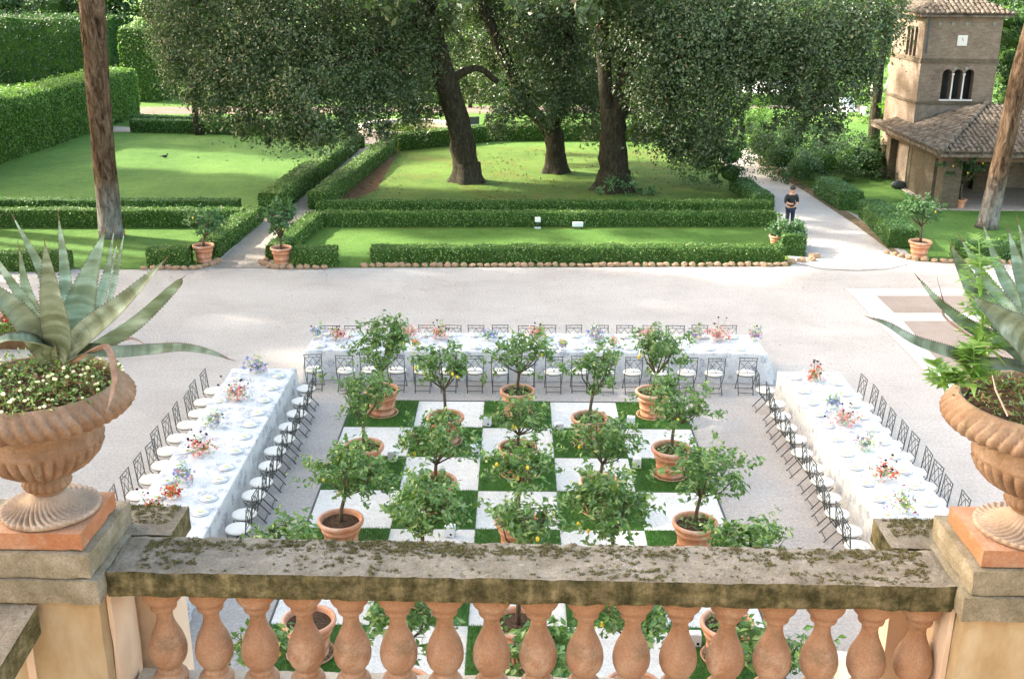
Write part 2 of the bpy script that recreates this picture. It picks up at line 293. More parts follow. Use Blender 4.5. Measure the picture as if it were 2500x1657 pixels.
# ------------------------------------------------------------------ mesh helpers
class MB:
    def __init__(s): s.v = []; s.f = []; s.mi = []; s.cur = 0; s.smooth = []; s.sm = False; s.bulk = []
    def add(s, V, F):
        o = len(s.v); s.v += [tuple(map(float, q)) for q in V]
        for f in F: s.f.append([i+o for i in f]); s.mi.append(s.cur); s.smooth.append(s.sm)
        return s
    def box(s, x0, y0, z0, x1, y1, z1, ch=0.):
        V = [(x0, y0, z0), (x1, y0, z0), (x1, y1, z0), (x0, y1, z0), (x0, y0, z1), (x1, y0, z1), (x1, y1, z1), (x0, y1, z1)]
        if ch:
            c = ch; V = []
            prof = [(c, z0), (0, z0+c), (0, z1-c), (c, z1)]
            for ins, z in prof:
                V += [(x0+ins, y0+ins, z), (x1-ins, y0+ins, z), (x1-ins, y1-ins, z), (x0+ins, y1-ins, z)]
            F = [(3, 2, 1, 0), (12, 13, 14, 15)]
            for k in range(3):
                for i in range(4):
                    j = (i+1) % 4; F.append((4*k+i, 4*k+j, 4*k+4+j, 4*k+4+i))
            return s.add(V, F)
        return s.add(V, [(3, 2, 1, 0), (4, 5, 6, 7), (0, 1, 5, 4), (1, 2, 6, 5), (2, 3, 7, 6), (3, 0, 4, 7)])
    def tube(s, pts, rad, n=6, cap=True, jit=0., flat_=1.):
        pts = [Vector(p) for p in pts]
        if not hasattr(rad, '__len__'): rad = [rad]*len(pts)
        V = []; F = []
        ref = None
        for i, p in enumerate(pts):
            d = (pts[min(i+1, len(pts)-1)]-pts[max(i-1, 0)]).normalized()
            if ref is None:
                ref = Vector((0, 0, 1)) if abs(d.z) < .8 else Vector((0, 1, 0))
            a = d.cross(ref).normalized(); b = a.cross(d).normalized(); ref = b
            for k in range(n):
                t = 2*math.pi*k/n; r = rad[i]*(1+(random.uniform(-jit, jit) if jit else 0))
                V.append(p+a*math.cos(t)*r+b*math.sin(t)*r*flat_)
        for i in range(len(pts)-1):
            for k in range(n):
                l = (k+1) % n; F.append((i*n+k, i*n+l, i*n+n+l, i*n+n+k))
        if cap: F.append(tuple(range(n))[::-1]); F.append(tuple((len(pts)-1)*n+k for k in range(n)))
        return s.add(V, F)
    def lathe(s, prof, n=32, c=(0, 0, 0), ribs=0, cap=True):
        "prof: (r, z[, amplitude, twist])"
        V = []; F = []
        for q in prof:
            r, z = q[0], q[1]; amp = q[2] if len(q) > 2 else 0; tw = q[3] if len(q) > 3 else 0; za = q[4] if len(q) > 4 else 0
            for k in range(n):
                t = 2*math.pi*k/n
                rr = r
                if ribs and amp: rr = r*(1-amp*(1-abs(math.sin((t+tw)*ribs/2))**.7))
                zz_ = z-(za*(1-abs(math.sin((t+tw)*ribs/2))**.7) if ribs and za else 0)
                V.append((c[0]+rr*math.cos(t), c[1]+rr*math.sin(t), c[2]+zz_))
        for i in range(len(prof)-1):
            for k in range(n):
                l = (k+1) % n; F.append((i*n+k, i*n+l, i*n+n+l, i*n+n+k))
        if cap: F.append(tuple(range(n))[::-1]); F.append(tuple((len(prof)-1)*n+k for k in range(n)))
        return s.add(V, F)
    def ball(s, c, r, n=8, m=6, sq=(1, 1, 1)):
        V = [(c[0], c[1], c[2]-r*sq[2])]; F = []
        for i in range(1, m):
            a = -math.pi/2+math.pi*i/m
            for k in range(n):
                t = 2*math.pi*k/n; V.append((c[0]+r*sq[0]*math.cos(a)*math.cos(t), c[1]+r*sq[1]*math.cos(a)*math.sin(t), c[2]+r*sq[2]*math.sin(a)))
        V.append((c[0], c[1], c[2]+r*sq[2]))
        for k in range(n): F.append((0, 1+(k+1) % n, 1+k))
        for i in range(m-2):
            for k in range(n):
                l = (k+1) % n; F.append((1+i*n+k, 1+i*n+l, 1+i*n+n+l, 1+i*n+n+k))
        o = 1+(m-2)*n
        for k in range(n): F.append((o+k, o+(k+1) % n, len(V)-1))
        return s.add(V, F)
    def quads(s, A, mi=None):
        "A: (n,4,3) numpy array of separate quads"
        s.bulk.append((np.asarray(A, np.float32), s.cur if mi is None else mi)); return s
    def build(s, name, mats, parent=None, loc=None, smooth=None):
        me = bpy.data.meshes.new(name)
        V = np.array(s.v, np.float32).reshape(-1, 3)
        lt = [len(f) for f in s.f]; li = [i for f in s.f for i in f]; mi = list(s.mi); sm = list(s.smooth)
        nb = sum(len(a) for a, _ in s.bulk)
        Vs = [V]; o = len(V); LI = [np.array(li, np.int32)]; LT = [np.array(lt, np.int32)]; MI = [np.array(mi, np.int32)]; SM = [np.array(sm, bool)]
        for a, m_ in s.bulk:
            n = len(a); Vs.append(a.reshape(-1, 3)); LI.append(np.arange(n*4, dtype=np.int32)+o); o += n*4
            LT.append(np.full(n, 4, np.int32)); MI.append(np.full(n, m_, np.int32)); SM.append(np.zeros(n, bool))
        V = np.concatenate(Vs); LI = np.concatenate(LI); LT = np.concatenate(LT); MI = np.concatenate(MI); SM = np.concatenate(SM)
        me.vertices.add(len(V)); me.vertices.foreach_set('co', V.ravel())
        me.loops.add(len(LI)); me.loops.foreach_set('vertex_index', LI)
        me.polygons.add(len(LT)); me.polygons.foreach_set('loop_start', np.concatenate([[0], np.cumsum(LT)[:-1]]).astype(np.int32) if len(LT) else LT)
        try: me.polygons.foreach_set('loop_total', LT)
        except Exception: pass
        if smooth is not None: SM[:len(s.f)] = smooth
        me.polygons.foreach_set('material_index', MI); me.polygons.foreach_set('use_smooth', SM)
        me.update(calc_edges=True); me.validate()
        for m in (mats if isinstance(mats, (list, tuple)) else [mats]): me.materials.append(MT[m] if isinstance(m, str) else m)
        o = bpy.data.objects.new(name, me); C.objects.link(o)
        if parent is not None: o.parent = parent
        if loc is not None: o.location = loc
        return o
def tag(o, label=None, cat=None, group=None, kind=None):
    for k, v in (('label', label), ('category', cat), ('group', group), ('kind', kind)):
        if v: o[k] = v
    return o
def empty(name, loc, rz=0., **kw):
    o = bpy.data.objects.new(name, None); o.empty_display_size = .2; C.objects.link(o); o.location = loc; o.rotation_euler = (0, 0, rz)
    return tag(o, **kw)
def copy_tree(o, parent=None):
    c = o.copy(); C.objects.link(c)
    if parent is not None: c.parent = parent
    for ch in KIDS.get(o.name, []):
        KIDS.setdefault(c.name, []).append(copy_tree(ch, c))
    return c
KIDS = {}
def reg(o):
    "remember the children of a prototype"
    for x in C.objects:
        if x.parent == o: KIDS.setdefault(o.name, []).append(x)
    for x in KIDS.get(o.name, []): reg(x)
    return o
def unit(v): return v/np.maximum(np.linalg.norm(v, axis=1, keepdims=True), 1e-9)
def leafquads(Cn, N, L, W, fold=.15, droop=0.):
    n = len(Cn); N = unit(N)
    r = rng.normal(size=(n, 3)); r[:, 2] -= droop
    t = unit(r-(r*N).sum(1, keepdims=True)*N); b = np.cross(N, t)
    s = rng.uniform(.7, 1.3, (n, 1)); L = L*s; W = W*s
    A = np.stack([Cn-t*L/2, Cn+b*W/2+N*fold*W-t*L*.05, Cn+t*L/2, Cn-b*W/2+N*fold*W-t*L*.05], 1)
    return A
def lobe_leaves(c, r, n, L, W, up=.5, hollow=.45, droop=.3, hang=1.):
    "clumped leaves filling a blobby volume"
    k = max(6, int(n/38))
    d = unit(rng.normal(size=(k, 3))); rad = rng.uniform(hollow, 1., (k, 1))**.6
    cc = np.array(c)+d*rad*np.array(r)
    idx = rng.integers(0, k, n)
    off = rng.normal(size=(n, 3))*np.array(r)*.115*rng.uniform(.6, 1.5, (k, 1))[idx]
    off[:, 2] = off[:, 2]*hang-(abs(off[:, 2])*(hang-1)*.6)
    Pn = cc[idx]+off
    N = d[idx]*.6+rng.normal(size=(n, 3))*.55; N[:, 2] += up
    return leafquads(Pn, N, L, W, droop=droop)
# ------------------------------------------------------------------ world, sun
SUN_EL, SUN_AZ = 33., None
sd = np.array([-3., 1., 0]); sd /= np.linalg.norm(sd)
S = np.array([sd[0]*math.cos(R_(SUN_EL)), sd[1]*math.cos(R_(SUN_EL)), math.sin(R_(SUN_EL))])
w = bpy.data.worlds.new('World'); bpy.context.scene.world = w; w.use_nodes = True
nt = w.node_tree; bg = nt.nodes['Background']; sky = nt.nodes.new('ShaderNodeTexSky'); sky.sky_type = 'NISHITA'; sky.sun_disc = False
sky.sun_elevation = R_(SUN_EL); sky.sun_rotation = math.atan2(S[0], S[1]) % (2*math.pi); sky.dust_density = 2.5; sky.air_density = 1.; sky.ozone_density = 1.
tint = mix(nt, 1., sky.outputs[0], (1., .872, .675), 'MULTIPLY'); nt.links.new(tint, bg.inputs[0]); bg.inputs[1].default_value = .15
sl = bpy.data.lights.new('sun', 'SUN'); sl.energy = 2.1; sl.angle = R_(1.6); sl.color = (1, .93, .80)
so = bpy.data.objects.new('sun', sl); C.objects.link(so)
so.rotation_euler = Vector(S).to_track_quat('Z', 'Y').to_euler(); so.location = (-30, 10, 30)
vs = bpy.context.scene.view_settings; vs.view_transform = 'Standard'; vs.look = 'None'; vs.exposure = 3.1; vs.gamma = 1
cy = bpy.context.scene.cycles
cy.max_bounces = 5; cy.transparent_max_bounces = 8; cy.diffuse_bounces = 3; cy.glossy_bounces = 2; cy.transmission_bounces = 3
# ------------------------------------------------------------------ ground, paths, lawns
def sheet(name, poly, z, mat, kind='structure', label=None, thick=0.):
    mb = MB(); n = len(poly); mb.add([(x, y, z) for x, y in poly], [tuple(range(n))])
    o = mb.build(name, mat); tag(o, label=label, kind=kind); return o
mb = MB(); mb.add([(-400, -60, 0), (400, -60, 0), (400, 700, 0), (-400, 700, 0)], [(0, 1, 2, 3)])
tag(mb.build('gravel_ground', 'gravel'), kind='structure')
gd = lambda l: [G(x, y) for x, y in l]
def smooth_poly(pts, k=5):
    out = []; n = len(pts)
    for i in range(n):
        p0, p1, p2, p3 = [np.array(pts[(i+j-1) % n]) for j in range(4)]
        for t in np.linspace(0, 1, k, endpoint=False):
            out.append(tuple(.5*((2*p1)+(-p0+p2)*t+(2*p0-5*p1+4*p2-p3)*t*t+(-p0+3*p1-3*p2+p3)*t**3)))
    return out
# woodland floor beyond everything
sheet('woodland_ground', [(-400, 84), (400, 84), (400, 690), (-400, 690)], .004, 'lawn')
sheet('far_garden_ground', [(-60, 58.5), (60, 58.5), (60, 84.5), (-60, 84.5)], .008, 'lawn')
# lawn block left, centre, right of the path
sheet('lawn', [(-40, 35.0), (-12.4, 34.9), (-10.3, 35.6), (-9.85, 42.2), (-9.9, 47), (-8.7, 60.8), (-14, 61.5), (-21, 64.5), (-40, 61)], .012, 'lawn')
sheet('lawn', [(-8.2, 35.2), (9.3, 35.9), (10.3, 37.5), (10.9, 42), (10.9, 48), (10.6, 62), (-6.6, 60.6), (-7.9, 50), (-7.9, 42)], .016, 'tree_lawn')
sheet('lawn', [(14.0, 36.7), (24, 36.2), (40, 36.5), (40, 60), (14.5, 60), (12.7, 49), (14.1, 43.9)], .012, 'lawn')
sheet('front_lawn', [(-5.6, 35.5), (9.3, 36.0), (9.6, 41.4), (-7.3, 40.9), (-7.5, 37)], .020, 'lawn')
sheet('garden_path', [(-10.0, 35.2), (-8.2, 35.2), (-7.95, 42), (-6.7, 60.5), (-8.8, 60.8), (-9.9, 42.2)], .020, 'path')
sheet('side_path', smooth_poly(gd([(1720, 372), (1745, 420), (1790, 500), (1840, 610), (2095, 612), (2000, 520), (1880, 450), (1760, 370), (1728, 330), (1712, 345)]), 4), .022, 'gravel')
sheet('path_verge', gd([(1738, 370), (1760, 366), (1880, 440), (1995, 515), (2095, 600), (2078, 597), (1975, 520), (1868, 449)]), .026, 'verge')
sheet('path_verge', gd([(870, 440), (820, 462), (770, 466), (905, 345), (925, 345)]), .026, 'dirt')
sheet('far_path', gd([(-300, 268), (770, 262), (2000, 262), (2000, 244), (770, 246), (-300, 250)]), .014, 'far_path')
sheet('pond_path', smooth_poly([(G(945, 312)[0]+4.1*math.cos(a), G(945, 312)[1]+4.1*math.sin(a)) for a in np.linspace(0, 2*math.pi, 20, endpoint=False)], 2), .018, 'path')
sheet('cross_path', gd([(262, 306), (310, 306), (312, 296), (262, 292)]), .024, 'path')
sheet('sunny_lawn', gd([(1700, 340), (2060, 340), (2060, 258), (1720, 250)]), .030, 'lawn')
# pale paving frame with brown panels on the right
A_, B_ = G(1955, 668), G(2162, 882)
mb = MB(); mb.add([(*A_, .01), (26, A_[1]+.5, .01), (26, 20, .01), (B_[0]+1.9, 20, .01), (*B_, .01)], [(0, 4, 3, 2, 1)])
tag(mb.build('pale_stone_paving', 'strip_stone'), kind='structure')
q1 = G(2024, 684); q2 = G(2066, 724)
tag(MB().add([(*q1, .014), (26, q1[1]+.4, .014), (26, q2[1]+.4, .014), (*q2, .014)], [(0, 3, 2, 1)]).build('brown_paving_panel', 'panel'), kind='structure')
q3 = G(2086, 742); q4 = G(2190, 862)
tag(MB().add([(*q3, .014), (26, q3[1]+.4, .014), (26, q4[1]-3, .014), (q4[0]+.7, q4[1]-3, .014), (*q4, .014)], [(0, 4, 3, 2, 1)]).build('brown_paving_panel', 'panel'), kind='structure')
n = 2600; lx = rng.uniform(-7.6, 10.8, n); ly = rng.uniform(44.6, 60, n)
keep = np.array([mn.noise(Vector((a_*.35, b_*.3, 2)))+.35*rng.random()+(.35 if a_ < -5.2 else 0) > .12 for a_, b_ in zip(lx, ly)])
ll = MB(); ll.quads(leafquads(np.c_[lx, ly, rng.uniform(.03, .06, n)][keep], rng.normal(size=(int(keep.sum()), 3))*.4+np.array([0, 0, 1.]), .11, .06))
tag(ll.build('fallen_leaves', 'litter'), kind='stuff')
n = 900; lx = rng.uniform(-14, 14, n); ly = rng.uniform(26, 35.3, n)
ll = MB(); ll.quads(leafquads(np.c_[lx, ly, np.full(n, .012)], rng.normal(size=(n, 3))*.3+np.array([0, 0, 1.]), .05, .03)); tag(ll.build('gravel_litter', 'rock'), kind='stuff')
# ------------------------------------------------------------------ hedges
def scatter_on(V, F, density, L, W, jit=.03, rand=.7, up=.25):
    V = np.array(V); Q = np.array([f for f in F if len(f) == 4])
    a, b, c, d = V[Q[:, 0]], V[Q[:, 1]], V[Q[:, 2]], V[Q[:, 3]]
    cr = np.cross(c-a, d-b); ar = np.linalg.norm(cr, axis=1)/2; nrm = cr/np.maximum(np.linalg.norm(cr, axis=1, keepdims=True), 1e-9)
    n = int(ar.sum()*density); idx = rng.choice(len(Q), n, p=ar/ar.sum())
    u, v = rng.random((n, 1)), rng.random((n, 1))
    Pn = a[idx]*(1-u)*(1-v)+b[idx]*u*(1-v)+c[idx]*u*v+d[idx]*(1-u)*v+nrm[idx]*rng.uniform(-jit, jit, (n, 1))
    N = nrm[idx]+rng.normal(size=(n, 3))*rand; N[:, 2] += up
    return leafquads(Pn, N, L, W)
def hedge(label, pts, wd, h, leaf=.07, dens=330, mat='hedge', z0=0., name='clipped_hedge', cat='hedge', amp=.03, step=.35, group=None, base_bare=0.):
    P_ = [np.array(p, float) for p in pts]
    path = [P_[0]]
    for a, b in zip(P_[:-1], P_[1:]):
        n = max(1, int(np.linalg.norm(b-a)/step))
        for i in range(1, n+1): path.append(a+(b-a)*i/n)
    o3 = P_[0]
    V = []; F = []
    prof = [(-.5, 0), (-.52, .35), (-.52, .8), (-.46, .97), (-.2, 1.), (.2, 1.), (.46, .97), (.52, .8), (.52, .35), (.5, 0)]
    m = len(prof)
    for i, p in enumerate(path):
        d = path[min(i+1, len(path)-1)]-path[max(i-1, 0)]; d /= np.linalg.norm(d); nn = np.array([d[1], -d[0]])
        for u, zz in prof:
            q = p+nn*u*wd
            j = mn.noise(Vector((q[0]*1.3, q[1]*1.3, zz*2)))*amp*1.6+random.uniform(-amp, amp)*.5
            V.append((q[0]-o3[0]+nn[0]*j*np.sign(u), q[1]-o3[1]+nn[1]*j*np.sign(u), z0+h*zz+(j if zz > .5 else 0)))
    for i in range(len(path)-1):
        for k in range(m-1): F.append((i*m+k, i*m+k+1, (i+1)*m+k+1, (i+1)*m+k))
    # end caps as strips
    for e in (0, len(path)-1):
        for k in range(m//2-0):
            a, b, c, d = e*m+k, e*m+k+1, e*m+m-2-k, e*m+m-1-k
            if k+1 < m-2-k: F.append((a, b, c, d) if e == 0 else (d, c, b, a))
    mb = MB(); mb.add(V, F)
    # outward normals check
    Q = scatter_on(V, F, dens, leaf, leaf*.7, amp*1.1)
    Q2 = scatter_on(V, F, dens*.10, leaf*1.2, leaf*.7, amp*3.2+.02, 1.2, .8)
    mb.cur = 1; mb.quads(Q); mb.quads(Q2)
    o = mb.build(name, ['hedge_core', mat], loc=(o3[0], o3[1], 0))
    return tag(o, label, cat, group)
g = G
GH = 'low clipped box hedges'
hedge('long low hedge at the front edge of the centre lawn', [(g(862, 600)[0], 36.05), (9.2, 36.55)], .62, .58)
hedge('short clipped hedge beside the potted tree left of the centre lawn', [(-7.35, 35.72), (-5.95, 35.75)], .66, .6)
hedge('straight low hedge behind the front strip of lawn, second from the front', [(-7.35, 41.5), (10.2, 42.15)], .6, .56)
hedge('low hedge bordering the tree lawn, third row back in the centre', [(-8.1, 44.25), (10.7, 44.85)], .55, .42)
hedge('slanting hedge on the right side of the narrow path, front half', [(-8.15, 36.2), (-7.65, 41.5)], .62, .55)
hedge('slanting hedge on the right side of the narrow path, far half', [(-8.1, 44.3), (-6.75, 59.3)], .75, .75)
hedge('slanting hedge on the left side of the narrow path, front half', [(-10.5, 36.35), (-10.2, 42.2)], .72, .62)
hedge('tall slanting hedge on the left side of the narrow path, far half', [(-9.85, 43.5), (-8.95, 59.5)], .95, .85, mat='hedge')
hedge('long low hedge on the far left lawn edge behind the pine, back row', [(-30, 43.9), (-11.3, 44.35)], .62, .42, mat='hedge_blue')
hedge('long dark-sided hedge behind the pine trunk, front row', [(-30, 40.75), (-10.4, 41.35)], .65, .68)
hedge('short hedge left of the potted tree with edging stones', [(-12.2, 35.55), (-10.85, 35.55)], .7, .6)
hedge('dark low hedge at the left edge behind the agave', [(-24, 34.7), (-14.6, 34.85)], .6, .62)
hedge('rounded clipped bush at the right front corner of the lawn', [(9.75, 37.3), (10.1, 38.9)], .8, .75, mat='hedge_blue', amp=.07)
hedge('short hedge leading to the person beside the gravel path', [g(1705, 440), g(1765, 483)], .8, .62, mat='hedge_blue')
hedge('hedge on the right side of the gravel path, far one of two', [g(1905, 450), g(1965, 487)], 1.0, .8, mat='hedge_blue')
hedge('hedge on the right side of the gravel path, near one of two', [g(2012, 500), g(2085, 575)], 1.0, .7, mat='hedge_blue')
hedge('low hedge behind the right agave at the path corner', [(15.3, 37.1), (24, 37.1)], .8, .6, mat='hedge_blue')
hedge('far hedge closing the tree lawn at the back', [(-6.5, 59.6), (-3.6, 61.9), (-1.2, 63.6), (6, 64), (12, 63.4)], .8, .9, leaf=.1, dens=200)
hedge('far hedge right of the pond behind the benches', [(-1.5, 67), (8, 67.3)], .7, .6, leaf=.1, dens=160)
hedge('straight low hedge across the left lawn at the back, near one', [g(308, 304), g(640, 312), g(830, 345)], .8, .75, leaf=.1, dens=200, mat='hedge_blue')
hedge('straight low hedge across the left lawn at the back, far one', [g(308, 285), g(760, 296)], .7, .5, leaf=.1, dens=160, mat='hedge_blue')
hedge('low hedge beyond the far path, behind the pond', [(-9, 81.5), (22, 82)], .9, .7, leaf=.12, dens=110)
# big hedges at the left
hedge('tall long clipped hedge running back along the left lawn', [(-27.2, 48), (-26.9, 54.5), (-25.9, 73)], 2.4, 3.05, leaf=.13, dens=230, mat='bgleaf', amp=.08, step=.6, name='tall_hedge')
hedge('very tall dark hedge block in the far left background', [(-60, 95), (-33.2, 95)], 5, 5.3, leaf=.2, dens=60, amp=.15, step=1., mat='bgdark', name='tall_hedge')
hedge('tall clipped hedge block with a pale top left of the oaks', [P(385, 100, 83)[:2], (P(300, 100, 83)[0], 83)], 4.5, 5.2, leaf=.16, dens=90, amp=.12, step=.8, name='tall_hedge')
hedge('dark tall hedge wall closing the garden behind the oaks', [(-24, 89), (22, 90)], 3, 4.2, leaf=.2, dens=60, amp=.15, step=1., mat='bgdark', name='tall_hedge')
# ------------------------------------------------------------------ edging stones
def rock_mesh(seed):
    r = random.Random(seed); mb = MB(); mb.sm = False
    mb.ball((0, 0, 0), 1, 7, 5)
    V = []
    for v in mb.v:
        v = Vector(v); j = 1+.28*mn.noise(v*1.3+Vector((seed*7.1, 0, 0)))+r.uniform(-.07, .07)
        V.append((v.x*j, v.y*j, max(-.6, v.z*j)))
    mb.v = V; return mb
RK = [rock_mesh(i).build('edging_stone', 'rock') for i in range(5)]
used_r = [False]*5
ORD = ['zeroth', 'first', 'second', 'third', 'fourth', 'fifth', 'sixth', 'seventh', 'eighth', 'ninth', 'tenth', 'eleventh', 'twelfth', 'thirteenth', 'fourteenth', 'fifteenth', 'sixteenth', 'seventeenth', 'eighteenth', 'nineteenth', 'twentieth']
def od(n):
    if n <= 20: return ORD[n]
    b = {2: 'twent', 3: 'thirt', 4: 'fort', 5: 'fift', 6: 'sixt', 7: 'sevent'}[n//10]
    return b+('y-'+ORD[n % 10] if n % 10 else 'ieth')
def stones(pts, where, group, sz=.14):
    P_ = [np.array(p) for p in pts]; i = 0; pos = []
    for a, b in zip(P_[:-1], P_[1:]):
        L = np.linalg.norm(b-a); d = 0.
        while d < L: pos.append(a+(b-a)*d/L); d += sz*random.uniform(1.5, 2.3)
    for n, p in enumerate(pos):
        k = n % 5
        o = RK[k] if not used_r[k] else RK[k].copy()
        if used_r[k]: C.objects.link(o)
        used_r[k] = True
        o.location = (p[0], p[1]+random.uniform(-.03, .03), .05); o.rotation_euler = (random.uniform(-.2, .2), random.uniform(-.2, .2), random.uniform(-.25, .25))
        o.scale = (sz*random.uniform(.8, 1.15), sz*random.uniform(.6, .9), sz*random.uniform(.55, .9))
        tag(o, f'brown edging stone, {od(n+1)} from the left {where}', 'stone', group)
stones([(-5.0, 35.45), (9.2, 35.98)], 'under the long front hedge', 'edging stones along the centre lawn', .135)
stones([(-8.35, 36.6), (-8.5, 35.7), (-7.9, 35.15), (-6.1, 35.15)], 'around the potted tree beside the path mouth', 'edging stones by the path mouth')
stones([(-12.2, 34.95), (-10.6, 34.95), (-10.1, 35.5), (-9.95, 36.2)], 'below the short hedge left of the path mouth', 'edging stones left of the path')
stones([(9.5, 36.4), (10.25, 36.7), (10.6, 37.3)], 'at the right front corner of the lawn', 'edging stones at the lawn corner', .2)
stones([(13.2, 37.7), (13.9, 36.85), (15, 36.55), (19, 36.45)], 'below the right-hand potted tree', 'edging stones on the right')
# ------------------------------------------------------------------ checkerboard
X0, Y0, W_ = -3.696, 23.58, 1.518
tm = MB(); tm.box(-W_/2+.004, -W_/2+.004, 0, W_/2-.004, W_/2-.004, .02)
n = 9000; pp = np.c_[rng.uniform(-W_/2, W_/2, (n, 2)), np.full(n, .02)]
a = rng.uniform(0, 6.28, n); dx = np.c_[np.cos(a), np.sin(a), np.zeros(n)]; lean = np.c_[rng.normal(0, .012, (n, 2)), rng.uniform(.018, .042, n)]
tm.cur = 1; tm.quads(np.stack([pp-dx*.004, pp+dx*.004, pp+lean+dx*.002, pp+lean-dx*.001], 1))
turf = tm.build('turf_square', ['turf', 'turf'])
wm = MB(); k = 20
VV = []; FF = []
for i in range(k+1):
    for j in range(k+1):
        e = (i in (0, k)) or (j in (0, k))
        VV.append(((i/k-.5)*(W_-.01)+(0 if e else 0), (j/k-.5)*(W_-.01), .010 if e else .016+random.uniform(-.003, .003)))
for i in range(k):
    for j in range(k): FF.append((i*(k+1)+j, (i+1)*(k+1)+j, (i+1)*(k+1)+j+1, i*(k+1)+j+1))
wm.sm = True; wm.add(VV, FF)
wg = wm.build('white_gravel_square', 'white_gravel')
COLN = ['far-left column', 'left-centre column', 'middle column', 'right-centre column', 'far-right column']
first = {0: True, 1: True}
def tile_xy(c, r): return X0+(c+.5)*W_, Y0-(r+.5)*W_
for r in range(10):
    for c in range(5):
        k = (r+c) % 2; o = (turf, wg)[k]
        if not first[k]: o = o.copy(); C.objects.link(o)
        first[k] = False
        x, y = tile_xy(c, r); o.location = (x, y, .002)
        o.rotation_euler = (0, 0, (r*3+c) % 4*math.pi/2)
        tag(o, (f'green turf square, {COLN[c]}, {od(r+1)} row from the far table', f'white gravel square, {COLN[c]}, {od(r+1)} row from the far table')[k], ('turf square', 'gravel square')[k], 'squares of the giant chequerboard')
# thin dark border strip of the board
mb = MB()
for xx in (X0-.02, X0+5*W_+.02): mb.box(xx-.012, Y0-10*W_, 0, xx+.012, Y0+.02, .022)
mb.box(X0-.03, Y0+.008, 0, X0+5*W_+.03, Y0+.03, .022)
tag(mb.build('board_edging', 'iron'), 'thin dark edging strip framing the green and white chequerboard', 'edging')
